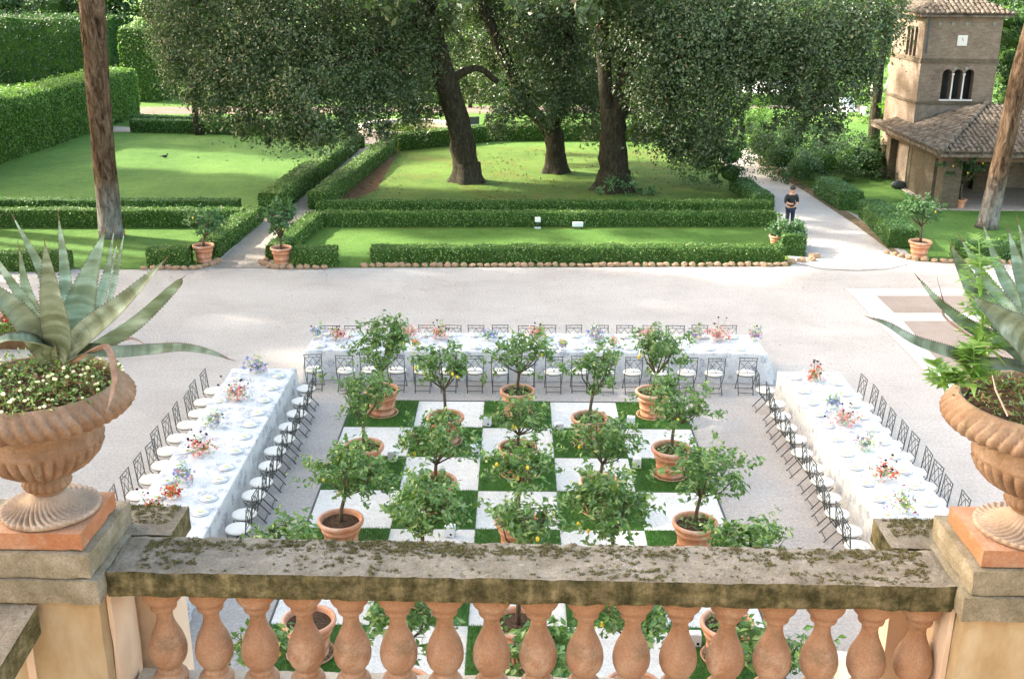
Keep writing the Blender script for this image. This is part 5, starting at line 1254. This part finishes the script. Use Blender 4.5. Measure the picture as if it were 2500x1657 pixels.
oak(b3, [([(b3[0], b3[1], -.05)]+lp([(1417, 330, 0), (1415, 250, 0)], b3[1]), .68, .52), (lp([(1405, 270, 0), (1395, 150, 0), (1390, 20, 0), (1385, -80, 0)], b3[1]), .32, .25), (lp([(1428, 270, 0), (1452, 150, 0), (1482, 50, 0), (1510, -60, 0)], b3[1]), .42, .32), (lp([(1480, 60, 0), (1620, 10, -.5), (1800, 20, -1)], b3[1]), .24, .1)], .72,
    [(1395, -10, 51, 1.0), (1455, 20, 50.5, 1.0), (1450, 130, 51, 1.1), (1520, 40, 47.5, 2.2), (1515, 160, 47.5, 1.9), (1510, 240, 48, 1.3), (1540, 300, 48, 1.3), (1600, 60, 47, 2.5), (1610, 170, 47, 2.1), (1610, 270, 47.5, 1.6), (1580, 340, 48, 1.0), (1650, 320, 48.5, 1.1), (1700, 70, 47, 2.4), (1690, 150, 47, 1.6), (1800, 60, 47, 2.4), (1800, 145, 47, 1.5), (1860, 200, 47, 1.5),
     (1850, 265, 47, .9), (1900, 260, 47, 1.0), (1915, 310, 47, .6), (1900, 90, 47, 2.3), (1950, 190, 47, 1.3), (1985, 60, 47, 1.9), (1985, 140, 47, 1.0), (2045, 20, 47, 1.2), (1750, 200, 47.3, .7), (1690, 240, 48, .8), (1720, 300, 48.5, .5), (1480, 300, 50, .7), (1790, 290, 47, .5), (1440, 60, 49, 1.4), (1410, 110, 48.2, .8), (1460, 220, 49.5, 1.2), (1390, 0, 48, 1.1)], 'broad holm oak with ivy at its foot, rightmost of the three large trunks', up(3, 17, 43, 56, 12))
# ivy at the foot of the third oak
def bush(label, lobes, mat='hedge_blue', name='shrub', leaf=.12, dens=420, cat='shrub', group=None, flat_=.8):
    c0 = np.array([lobes[0][0], lobes[0][1], 0.]); Q = []
    for (x, y, z, r) in lobes: Q.append(lobe_leaves(np.array([x, y, z])-c0, (r, r, r*flat_), int(dens*1.9*r*r*(.12/leaf)**1.6)+60, leaf, leaf*.55, .5, .4))
    m_ = MB(); m_.cur = 1; m_.quads(np.concatenate(Q)); m_.cur = 0; m_.sm = True
    for (x, y, z, r) in lobes:
        if r > .9: m_.ball((x-c0[0], y-c0[1], max(z, r*.5)), r*.42, 10, 8, (1, 1, flat_))
    return tag(m_.build(name, ['hedge_core', mat], loc=tuple(c0)), label, cat, group)
bush('deep green wood edge above the hedge block at the upper left', [(-58+4.4*i, 100.5, 5.5+(i % 2)*1.2, 3.6) for i in range(9)], mat='bgdark', leaf=.32, dens=330)
bush('dark ivy clump around the foot of the right oak', [(b3[0]-.3, b3[1]-.6, .25, .8), (b3[0]+.7, b3[1]-.7, .2, .7), (b3[0]+1.4, b3[1]-.9, .12, .4)], name='ivy', cat='ivy')
def L_(px, py, Y, r): q = P(px, py, Y); return (float(q[0]), float(q[1]), float(q[2]), r)
bush('dark clipped evergreen column at the path beside the tree lawn', [L_(1688, 400, 48.5, 1.0), L_(1688, 360, 48.5, 1.0), L_(1690, 320, 49, .9)], mat='bgdark')
bush('loose dark shrub at the right edge of the tree lawn', [L_(1620, 370, 50, 1.3), L_(1600, 330, 51, 1.2), L_(1645, 330, 51, 1.3)], mat='hedge_blue')
bush('big dark shrub bank on the right of the gravel path', [L_(1800, 360, 53, 1.7), L_(1850, 400, 51, 1.5), L_(1760, 330, 56, 1.6), L_(1900, 380, 52, 1.6), L_(1830, 320, 55, 1.4)], mat='bgdark')
bush('dark rounded shrub beside the brick portico', [L_(1960, 385, 53, 1.7), L_(2010, 385, 53, 1.6), L_(1940, 350, 55, 1.5), L_(2010, 345, 54, 1.3)], mat='bgdark')
bush('sunlit climbing greenery left of the parasol', [L_(1740, 290, 62, 1.6), L_(1700, 250, 64, 1.8), L_(1640, 230, 66, 1.8), L_(1760, 330, 60, 1.2)], mat='bgleaf', leaf=.16)
bush('dark clipped greenery column right of the tower', [L_(2330, 45+45*i, 54.5, 1.15) for i in range(6)]+[L_(2372, 40+60*i, 55, 1.5) for i in range(4)], mat='bgdark', leaf=.14)
bush('low rose bushes behind the right agave by the pine foot', [L_(2290, 560, 38.8, .6), L_(2330, 575, 38.5, .6), L_(2250, 575, 38.3, .4), L_(2340, 620, 37, .5)], mat='bgleaf', leaf=.1)
bush('sunny shrubs by the white garden tables', [L_(2030, 270, 72, 1.3), L_(2050, 240, 74, 1.2), L_(1940, 225, 78, 1.0), L_(1990, 225, 78, 1.0)], mat='bgleaf', leaf=.15)
bush('reeds and water plants in the left half of the pond', [L_(885, 288, 66, .8), L_(870, 300, 65.5, .6)], mat='bgleaf', leaf=.16, name='water_plants', cat='water plants')
bush('reeds and water plants in the right half of the pond', [L_(945, 285, 66, .9), L_(930, 300, 65.5, .6)], mat='bgleaf', leaf=.16, name='water_plants', cat='water plants')
bush('dark laurel mass closing the view behind the middle oak', [L_(1150+60*i, 200+12*(i % 3), 86, 2.8) for i in range(9)]+[L_(1190+75*i, 120+14*(i % 2), 88, 3.4) for i in range(6)], mat='bgdark', leaf=.3, dens=330)
bush('dark laurel mass closing the view behind the leaning oak', [L_(600+60*i, 190+10*(i % 3), 86, 2.8) for i in range(9)]+[L_(520+75*i, 120+14*(i % 2), 88, 3.4) for i in range(9)], mat='bgdark', leaf=.3, dens=330)
# small tree at the back of the left lawn
x, y = g(458, 312)
t = empty('slim_tree', (x, y, 0), label='slim dark trunk standing before the far hedge on the left lawn', cat='tree')
b = MB(); b.sm = True; limb(b, [(0, 0, 0), (-.05, 0, 1.6), (.05, 0, 3.2), (0, 0, 4.6)], .22, .12, 10); b.build('trunk', 'bark', t)
m_ = MB(); m_.quads(np.concatenate([lobe_leaves((random.uniform(-1, 1), random.uniform(-1, 1), random.uniform(4.3, 6.2)), (1.2, 1.2, 1), 700, .2, .1) for _ in range(5)])); m_.build('crown', 'oak', t)
# ------------------------------------------------------------------ pond, bench, far furniture
pc = g(945, 305)
t = empty('round_pond', (pc[0], pc[1], 0), label='round garden pond with a pale stone rim behind the oaks', cat='pond')
b = MB(); b.sm = True; b.lathe([(2.7, 0), (2.7, .34), (2.75, .4), (3.1, .4), (3.15, .34), (3.1, 0)], 64, cap=False); b.build('rim', 'pale_stone', t)
b = MB(); b.lathe([(2.71, .2), (.01, .2)], 48, cap=False); b.build('water', 'water', t)
x, y = g(1083, 306)
t = empty('garden_bench', (x, y, 0), R_(200), label='small dark garden bench beside the pond', cat='bench')
for i in range(4): pass
MB().box(-.6, -.22, .40, .6, .22, .44).build('seat', 'iron', t); MB().box(-.6, .2, .5, .6, .23, .95).build('backrest', 'iron', t)
for sx in (-.55, .55):
    for sy in (-.18, .18): MB().box(sx-.025, sy-.025, 0, sx+.025, sy+.025, .40).build('leg', 'iron', t)
# parasol
q = P(1758, 207, 70); px_, py_ = float(q[0]), 70.
t = empty('parasol', (px_, py_, 0), label='white garden parasol beyond the trees', cat='parasol')
zc = float(q[2])
b = MB(); b.lathe([(2.2, zc-.12), (2.25, zc), (1.2, zc+.5), (.02, zc+.95)], 8, cap=False); b.build('canopy', 'white', t)
b = MB(); b.tube([(0, 0, 0), (0, 0, zc+1.0)], .04, 8); b.build('pole', 'wood', t)
for (px, py, lab) in ((1965, 268, 'white lounge chair on the sunny far lawn, the larger one'), (1922, 268, 'small white chair on the sunny far lawn, left of the lounge chair')):
    x, y = g(px, py)
    t = empty('lounge_chair', (x, y, 0), .3, label=lab, cat='lounge chair')
    w_ = .55 if px > 1940 else .3
    MB().box(-w_, -.35, .3, w_, .35, .42, .02).build('seat', 'white', t)
    m_ = MB(); m_.box(-w_, -.05, 0, w_, .05, .85, .02); o = m_.build('backrest', 'white', t); o.location = (0, .35, .38); o.rotation_euler = (R_(-25), 0, 0)
    for sx in (-1, 1):
        for sy in (-.3, .3): MB().box(sx*w_*.9-.03, sy-.03, 0, sx*w_*.9+.03, sy+.03, .3).build('leg', 'white', t)
x, y = g(2022, 275)
t = empty('garden_table', (x, y, 0), label='long table with a white cloth on the sunny far lawn', cat='table')
MB().box(-.9, -.5, .70, .9, .5, .74).build('tabletop', 'white', t)
m_ = MB(); m_.box(-.89, -.49, .25, .89, .49, .698); m_.build('cloth_skirt', 'white', t)
for sx in (-.8, .8): MB().box(sx-.03, -.03, 0, sx+.03, .03, .25).build('leg', 'wood', t)
# spotlights in the front hedge
x, y = g(1241, 513)
t = empty('ground_spotlight', (x, 41.3, 0), label='white ground spotlight standing before the second hedge', cat='spotlight')
MB().box(-.12, -.08, 0, .12, .08, .05).build('base', 'china', t); m_ = MB(); m_.tube([(0, 0, .04), (0, 0, .28)], .03, 8); m_.build('stand', 'iron', t)
m_ = MB(); m_.box(-.11, -.09, .26, .11, .06, .44, .02); m_.build('head', 'china', t)
x, y = g(1333, 521)
t = empty('ground_floodlight', (x, 41.25, 0), label='small grey floodlight lying on the lawn edge', cat='spotlight')
m_ = MB(); m_.box(-.2, -.08, .1, .2, .06, .27, .015); m_.build('head', 'lightbox', t); MB().box(-.17, -.03, 0, -.13, .03, .12).build('foot', 'iron', t); MB().box(.13, -.03, 0, .17, .03, .12).build('foot', 'iron', t)
# bird on the lawn
x, y = g(381, 366)
t = tag(MB().ball((0, 0, .1), .09, 10, 8, (1.6, .8, .8)).ball((.15, 0, .2), .05, 8, 6).tube([(-.12, 0, .11), (-.3, 0, .08)], [.03, .01], 6).tube([(0, .02, .06), (0, .02, 0)], .008, 4).tube([(0, -.02, .06), (0, -.02, 0)], .008, 4).build('bird', 'shirt', loc=(x, y, .012)), 'small dark bird standing on the left lawn', 'bird')
# ------------------------------------------------------------------ tower and portico
TW = (18.15, 50.5, 0.)
t = empty('brick_tower', TW, label='square brick tower with triple arched window and tiled roof', cat='tower')
WX, WD = 3.42, 4.2
def arch_wall(x0, x1, z0, z1, openings, mb, y=0., depth=.35):
    "front wall at y with arched openings (cx, w, zb, zs)"
    xs = sorted(openings)
    cur = x0
    for (cx, ww, zb, zs) in xs:
        a, b = cx-ww/2, cx+ww/2
        mb.add([(cur, y, z0), (a, y, z0), (a, y, z1), (cur, y, z1)], [(0, 1, 2, 3)])
        mb.add([(a, y, z0), (b, y, z0), (b, y, zb), (a, y, zb)], [(0, 1, 2, 3)])
        arc = [(cx-ww/2*math.cos(q), y, zs+ww/2*math.sin(q)) for q in np.linspace(0, math.pi, 13)]
        for p, q in zip(arc[:-1], arc[1:]): mb.add([p, q, (q[0], y, z1), (p[0], y, z1)], [(0, 1, 2, 3)])
        ol_ = [(a, y, zb)]+arc+[(b, y, zb)]
        for p, q in zip(ol_, ol_[1:]+ol_[:1]): mb.add([p, q, (q[0], y+depth, q[2]), (p[0], y+depth, p[2])], [(3, 2, 1, 0)])
        cur = b
    mb.add([(cur, y, z0), (x1, y, z0), (x1, y, z1), (cur, y, z1)], [(0, 1, 2, 3)])
zl = float(P(2119, 238, 50.5)[2]); zs_ = float(P(2131, 143, 50.5)[2]); zt_ = float(P(2142, 33, 50.5)[2])
tc_ = lambda px: float(P(px, 190, 50.5)[0])-TW[0]
wz0 = float(P(2200, 230, 50.5)[2]); wz1 = float(P(2200, 172, 50.5)[2])
mb = MB()
arch_wall(0, WX, zl, zs_, [(tc_(2187), .43, wz0, wz1), (tc_(2212), .43, wz0, wz1), (tc_(2238), .43, wz0, wz1)], mb)
mb.add([(0, 0, zs_), (WX, 0, zs_), (WX, 0, zt_), (0, 0, zt_)], [(0, 1, 2, 3)])
mb.add([(WX, 0, 0), (WX, WD, 0), (WX, WD, zt_), (WX, 0, zt_)], [(0, 1, 2, 3)])
mb.add([(0, WD, 0), (WX, WD, 0), (WX, WD, zt_), (0, WD, zt_)], [(3, 2, 1, 0)])
# left wall with openings (upper triple window)
lw = MB(); arch_wall(0, WD, 0, zt_, [(1.0, .36, zs_+.15, zt_-.75), (1.5, .36, zs_+.15, zt_-.75), (2.0, .36, zs_+.15, zt_-.75)], lw)
for v, f in ((lw.v, lw.f),):
    mb.add([(q[1], q[0], q[2]) for q in v], [fc[::-1] for fc in f])
mb.add([(.35, .5, 0), (WX-.1, .5, 0), (WX-.1, .5, zt_-.1), (.35, .5, zt_-.1)], [(0, 1, 2, 3)]); mb.mi[-1] = 1  # near-black sheets behind the windows, painted as the shade inside the tower
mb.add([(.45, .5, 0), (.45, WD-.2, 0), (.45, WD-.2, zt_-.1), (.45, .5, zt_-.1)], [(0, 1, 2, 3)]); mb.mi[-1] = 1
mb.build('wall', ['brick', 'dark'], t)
m_ = MB(); m_.box(-.003, -.003, 0, WX+.003, .2, zl-.05); m_.build('masonry_base', 'rubble', t)
m_ = MB(); m_.box(-.08, -.08, zl-.05, WX+.08, WD+.08, zl+.06); m_.build('lower_cornice', 'old_brick', t)
m_ = MB(); m_.box(-.05, -.05, zs_-.06, WX+.05, WD+.05, zs_+.03); m_.box(-.02, -.02, zs_+.03, WX+.02, WD+.02, zs_+.14); m_.build('string_course', 'old_brick', t)
for px in (2199.5, 2225):
    x = tc_(px); m_ = MB(); m_.sm = True; m_.lathe([(.06, wz0), (.05, wz0+.06), (.035, wz0+.08), (.032, wz1-.1), (.04, wz1-.06), (.065, wz1), (.07, wz1+.03)], 14, (x, -.02, 0)); m_.build('column', 'marble', t)
m_ = MB(); m_.box(tc_(2187)-.25, -.06, wz0-.06, tc_(2238)+.25, .1, wz0); m_.build('sill', 'marble', t)
for (px, py) in ((2172, 56), (2202, 56), (2234, 56), (2298, 56), (2207, 159), (2233, 159)):
    q = P(px, py, 50.5); m_ = MB(); m_.lathe([(.075, 0), (.07, .02), (.04, .025)], 14); o = m_.build('ceramic_disc', 'disc', t); o.rotation_euler = (R_(90), 0, 0); o.location = (float(q[0])-TW[0], -.0, float(q[2]))
q0, q1_ = P(2210, 106, 50.5), P(2236, 82, 50.5)
m_ = MB(); m_.box(float(q0[0])-TW[0], -.05, float(q0[2]), float(q1_[0])-TW[0], -.004, float(q1_[2])); sdl = m_.build('sundial_panel', 'marble', t)
m_ = MB(); c_ = (q0+q1_)/2-np.array(TW); m_.tube([(c_[0], -.05, c_[2]+.12), (c_[0], -.16, c_[2]-.02)], .01, 6); m_.build('gnomon', 'iron', sdl)
for (x, z0_, z1__) in ((.18, zs_+.35, zt_-.1),): MB().box(x-.05, -.03, z0_, x+.03, -.004, z1__).build('downpipe', 'iron', t)
def tile_plane(mb, A, B, Cc, D, w_=.22):
    "A-B eave, D-C ridge; barrel tiles running up the slope, clipped to the quad/triangle"
    A, B, Cc, D = [np.array(q, float) for q in (A, B, Cc, D)]
    e = B-A; L = np.linalg.norm(e); e /= L; n = max(1, int(L/w_))
    nr = np.cross(e, (D+Cc)/2-A); nr /= np.linalg.norm(nr)
    if nr[2] < 0: nr = -nr
    up_ = np.cross(nr, e)
    if np.dot(up_, (D+Cc)/2-A) < 0: up_ = -up_
    d0, d1 = np.dot(D-A, e), np.dot(Cc-A, e); hh = np.dot(D-A, up_)
    mb.add([A-nr*.04, B-nr*.04, Cc-nr*.04, D-nr*.04], [(0, 1, 2, 3)])
    for i in range(n):
        s = (i+.5)*L/n
        if s < d0: h = hh*s/max(d0, 1e-6)
        elif s > d1: h = hh*(L-s)/max(L-d1, 1e-6)
        else: h = hh
        k = max(1, int(h/.32))
        for j in range(k):
            h0, h1 = j*.32, min(h, (j+1)*.32+.03)
            r0, r1 = .095, .080; sx = s+random.uniform(-.012, .012); lift = random.uniform(0, .02)
            V = []
            for (hh_, r) in ((h0, r0), (h1, r1)):
                for a_ in np.linspace(0, math.pi, 6): V.append(A+e*(sx-math.cos(a_)*r)+up_*hh_+nr*(math.sin(a_)*r*.9+lift+(.012 if hh_ == h0 else 0)))
            mb.add(V, [(q_, q_+1, q_+7, q_+6) for q_ in range(5)]+[(0, 1, 2, 3, 4, 5)])
ov = .38; rz = zt_+.02
E0, E1, E2, E3 = (-ov, -ov, rz), (WX+ov, -ov, rz), (WX+ov, WD+ov, rz), (-ov, WD+ov, rz); ap = (WX/2, WD/2, rz+1.1)
m_ = MB(); tile_plane(m_, E0, E1, ap, ap); tile_plane(m_, E1, E2, ap, ap); tile_plane(m_, E2, E3, ap, ap); tile_plane(m_, E3, E0, ap, ap)
m_.box(-ov+.04, -ov+.04, rz-.12, WX+ov-.04, WD+ov-.04, rz-.045); m_.build('roof', 'rooftile', t)
# portico
PX, PY = float(P(2173, 353, 44.8)[0]), 44.8; pz = float(P(2173, 353, 44.8)[2])
t2 = empty('brick_portico', (PX, PY, 0), label='open brick portico with a hipped tile roof joined to the tower', cat='building')
LX, LY = 11.0, 9.4
q = P(2020, 295, PY+LY)  # back-left eave
rh_ = float(P(2285, 242, PY+4.2)[2])
m_ = MB(); rdx = float(P(2285, 242, PY+4.2)[0])-PX
E0, E1, E2, E3 = (0, 0, pz), (LX, 0, pz), (LX, LY, pz), (0, LY, pz); r0_, r1_ = (rdx, 4.4, rh_), (LX-3, 4.4, rh_)
tile_plane(m_, E0, E1, r1_, r0_); tile_plane(m_, E3, E0, r0_, r0_); tile_plane(m_, E1, E2, r1_, r1_)
m_.add([E3, E2, r1_, r0_], [(3, 2, 1, 0)])
for u_ in np.linspace(0, 1, 16):
    p_ = np.array(E0)*(1-u_)+np.array(r0_)*u_; p_n = np.array(E0)*(1-min(1, u_+.07))+np.array(r0_)*min(1, u_+.07); m_.tube([tuple(p_+np.array([0, 0, .06])), tuple(p_n+np.array([0, 0, .05]))], [.12, .10], 8)
m_.box(.06, .06, pz-.2, LX-.06, LY-.06, pz-.06); m_.build('roof', 'rooftile', t2)
def post(x, y, w_=.62): m_ = MB(); m_.box(x, y, 0, x+w_, y+w_, pz-.2); m_.build('pillar', 'old_brick', t2)
post(.45, .5, .75); post(4.6, .5); post(8.8, .5); post(.45, 7.4, .5)
m_ = MB(); arch_wall(.5, 10.6, 0, pz-.21, [(2.6, 1.7, .02, .75), (5.6, 2.0, .02, .75), (8.6, 1.8, .02, .7)], m_, y=4.6, depth=.4); m_.build('back_wall', 'old_brick', t2)
m_ = MB(); m_.box(.55, 5.2, 0, 10.6, 5.3, pz-.21); m_.build('niche_wall', 'rubble', t2)
m_ = MB(); m_.box(.52, 1.8, 0, .9, 5, pz-.25); m_.build('side_wall', 'old_brick', t2)
m_ = MB(); m_.box(.3, .3, 0, 10.8, 5.2, .06); m_.build('floor_slab', 'path', t2)
m_ = MB(); m_.box(.3, .35, pz-.42, 10.8, .6, pz-.21); m_.box(.35, .6, pz-.42, .55, 8, pz-.21); m_.build('beam', 'wood', t2)
x, y = g(2075, 437)
tag(MB().ball((0, 0, .2), .28, 12, 8, (1.3, .6, .7)).build('covered_grill', 'iron', loc=(x, y, 0)), 'small dark covered object on the ground by the portico wall', 'cover')
# ------------------------------------------------------------------ background trees
def bgtree(x, y, h, r, mat, label, n=2200, leaf=.42, trunk='bark'):
    t = empty('woodland_tree', (x, y, 0), label=label, cat='tree', group='woodland trees closing the garden')
    b = MB(); b.sm = True; limb(b, [(0, 0, 0), (random.uniform(-.3, .3), 0, h*.4), (random.uniform(-.6, .6), 0, h*.8)], .35, .12, 8); b.build('trunk', trunk, t)
    Q = []
    for _ in range(11):
        a = random.uniform(0, 6.28); q = random.uniform(0, r*.65); z = random.uniform(h*.22, h*.92)
        rr_ = r*random.uniform(.34, .55)
        Q.append(lobe_leaves((q*math.cos(a), q*math.sin(a), z), (rr_, rr_, rr_*.85), n//11, leaf, leaf*.6, .5, .35))
    m_ = MB(); m_.quads(np.concatenate(Q)); m_.build('crown', mat, t); return t
spots = []
i = 0
for x in np.arange(-62, 66, 6.2):
    y = 103+random.uniform(-3, 3)
    m_ = 'bgdark' if x < 9 else 'bgleaf'
    place = 'left end' if x < -20 else ('middle' if x < 18 else 'right end')
    i += 1
    bgtree(float(x), y, random.uniform(10, 14), 4.6, m_, f'{"dark" if m_ == "bgdark" else "light green"} woodland tree, {od(i)} from the left in the row behind the garden'); spots.append(x)
i = 0
for x in np.arange(-75, 80, 9.):
    i += 1
    bgtree(float(x), 124+random.uniform(-3, 3), random.uniform(15, 19), 6.5, 'bgdark', f'tall dark woodland tree, {od(i)} from the left in the rearmost row', 2600, .6)
# nearer individual trees behind the tower and the sunny lawn
bgtree(20.5, 63, 11, 3.6, 'bgleaf', 'light green tree directly behind the tower roof', 3600, .3)
bgtree(26.2, 57, 12, 3.6, 'bgdark', 'dark cypress-like tree right of the tower', 6500, .26)
bgtree(24, 88, 12, 4.5, 'bgleaf', 'sunlit tree with pale branches left of the tower', 3400, .36)
bgtree(14, 84, 11, 4.0, 'bgleaf', 'sunlit tree behind the white parasol', 3200, .36)
bgtree(33, 56, 10, 3.5, 'bgdark', 'dark tree at the right frame edge', 3000, .3)
bgtree(-19, 86, 10, 3.2, 'bgdark', 'dark tree between the clipped blocks at the upper left', 2600, .3)
bgtree(-38, 101, 12, 5., 'bgdark', 'dark tree above the hedge block at the upper left', 3600, .36)
bgtree(-48, 101, 12, 5., 'bgdark', 'second dark tree above the hedge block at the upper left corner', 3600, .36)
bgtree(-28, 100, 12, 4.5, 'bgdark', 'dark tree between the hedge block and the oaks', 3600, .36)
for k_, (x, y) in enumerate(((-3.2, 78.6), (.2, 79), (3.4, 78.5))):
    t = empty('slim_tree', (x, y, 0), label=f'slim trunk beside the far path, {od(k_+1)} from the left', cat='tree', group='slim trees by the far path')
    b = MB(); b.sm = True; limb(b, [(0, 0, 0), (.1, 0, 2), (0, 0, 4.5)], .16, .1, 8); b.build('trunk', 'bark', t)
    m_ = MB(); m_.quads(np.concatenate([lobe_leaves((random.uniform(-1, 1), random.uniform(-1, 1), random.uniform(3.6, 6)), (1.4, 1.4, 1.1), 350, .3, .16) for _ in range(5)])); m_.build('crown', 'bgleaf', t)
# pale branches
x, y = g(2008, 232)
t = empty('pale_barked_tree', (*g(2010, 240)[:2], 0), label='pale forked bare trunk in front of sunlit leaves left of the tower', cat='tree')
o3 = np.array([*g(2010, 240), 0.]); Yb = o3[1]
b = MB(); b.sm = True
for l, r0, r1 in (([(2012, 236), (2020, 190), (2028, 150)], .2, .1), ([(2012, 232), (2045, 205), (2056, 180), (2056, 148)], .2, .1), ([(1985, 235), (1986, 210), (1984, 196)], .12, .08)):
    limb(b, [P(a_, c_, Yb)-o3 for a_, c_ in l], r0, r1, 10)
b.build('trunk', 'pale_bark', t)
# ------------------------------------------------------------------ person
def person():
    x, y = g(1822, 536)
    t = empty('person', (x, y, 0), R_(10), label='person in black shirt standing on the path, looking down at a phone', cat='person')
    def skin(name, verts, edges, rad, mat, par, root=0, lv=2):
        me = bpy.data.meshes.new(name); me.from_pydata(verts, edges, []); me.update()
        o = bpy.data.objects.new(name, me); C.objects.link(o); o.parent = par; me.materials.append(MT[mat])
        md = o.modifiers.new('skin', 'SKIN'); md.use_smooth_shade = True
        for i, r in enumerate(rad):
            sv = me.skin_vertices[0].data[i]; sv.radius = (r, r) if not hasattr(r, '__len__') else r
            sv.use_root = (i == root)
        s = o.modifiers.new('sub', 'SUBSURF'); s.levels = lv; s.render_levels = lv
        return o
    V = [(0, 0, .95), (0, 0, 1.12), (0, -.01, 1.30), (0, 0, 1.42), (0, -.02, 1.49), (0, -.05, 1.60), (0, -.06, 1.68),
         (.19, 0, 1.40), (.25, -.03, 1.16), (.12, -.22, 1.10), (.02, -.27, 1.13), (-.19, 0, 1.40), (-.25, -.03, 1.16), (-.10, -.21, 1.12), (-.0, -.26, 1.15),
         (.10, 0, .88), (.11, -.01, .48), (.12, .02, .08), (.12, -.13, .03), (-.10, 0, .88), (-.10, .0, .48), (-.13, .04, .08), (-.14, -.11, .03)]
    Ed = [(0, 1), (1, 2), (2, 3), (3, 4), (4, 5), (5, 6), (3, 7), (7, 8), (8, 9), (9, 10), (3, 11), (11, 12), (12, 13), (13, 14), (0, 15), (15, 16), (16, 17), (17, 18), (0, 19), (19, 20), (20, 21), (21, 22)]
    Rr = [(.15, .10), (.13, .09), (.15, .10), (.12, .09), .055, .095, .08, .065, .045, .036, .026, .065, .045, .036, .026, .085, .062, .045, .035, .085, .062, .045, .035]
    body = skin('body', V, Ed, Rr, 'skin', t)
    # clothes follow the body a little larger
    Vs = [V[i] for i in (0, 1, 2, 3, 7, 8, 11, 12)]; Vs[0] = (0, 0, .93); Vs.append((0.215, -.08, 1.13)); Vs.append((-.21, -.08, 1.14)); Vs.append((0, -.015, 1.45))
    skin('shirt', Vs, [(0, 1), (1, 2), (2, 3), (3, 4), (4, 5), (3, 6), (6, 7), (5, 8), (7, 9), (3, 10)], [(.17, .12), (.155, .115), (.18, .125), (.16, .12), .098, .062, .098, .062, .05, .05, .07], 'shirt', t)
    Vt = [V[0], V[15], V[16], (.12, .02, .10), V[19], V[20], (-.13, .04, .10)]
    skin('trousers', Vt, [(0, 1), (1, 2), (2, 3), (0, 4), (4, 5), (5, 6)], [(.16, .115), .10, .075, .062, .10, .075, .062], 'trousers', t)
    m_ = MB(); m_.sm = True; m_.ball((0, -.045, 1.70), .112, 14, 10, (.95, 1.1, .95)); m_.build('hair', 'hair', t)
    m_ = MB(); m_.sm = True; m_.ball((0, -.085, 1.615), .08, 14, 10, (.85, .9, 1.15)); m_.ball((0, -.165, 1.60), .014, 6, 5); m_.ball((.082, -.06, 1.62), .02, 6, 5, (.5, 1, 1.3)); m_.ball((-.082, -.06, 1.62), .02, 6, 5, (.5, 1, 1.3)); f = m_.build('face', 'skin', t)
    m_ = MB(); m_.ball((.03, -.158, 1.635), .009, 6, 5); m_.ball((-.03, -.158, 1.635), .009, 6, 5); m_.box(-.025, -.162, 1.565, .025, -.158, 1.572); m_.build('eyes_and_mouth', 'hair', f)
    for hx, s in ((.02, 1), (0., -1)):
        m_ = MB(); m_.sm = True; c_ = Vector((hx-.02*s, -.27, 1.13+.01*s)); m_.ball(c_, .035, 8, 6, (1.2, .7, .8))
        for k_ in range(4): m_.tube([tuple(c_), tuple(c_+Vector((-s*(.05+.006*k_), -.02, .025-.016*k_))), tuple(c_+Vector((-s*(.075+.004*k_), -.0, .02-.016*k_)))], [.009, .008, .006], 6)
        m_.tube([tuple(c_), tuple(c_+Vector((-s*.02, -.02, .05)))], [.011, .008], 6); m_.build('hand', 'skin', t)
    for s in (1, -1):
        m_ = MB(); m_.box(s*.125-.045, -.2 if s > 0 else -.18, 0, s*.125+.045, .09, .07, .015); m_.build('shoe', 'hair', t)
    ph = MB(); ph.box(-.035, -.31, 1.12, .035, -.30, 1.25, .003); tag(ph.build('smartphone', 'black', None, loc=(x, y, 0)), 'small dark phone held in the hands of the standing person', 'phone').rotation_euler = (0, 0, R_(10))
person()
bpy.context.view_layer.update()
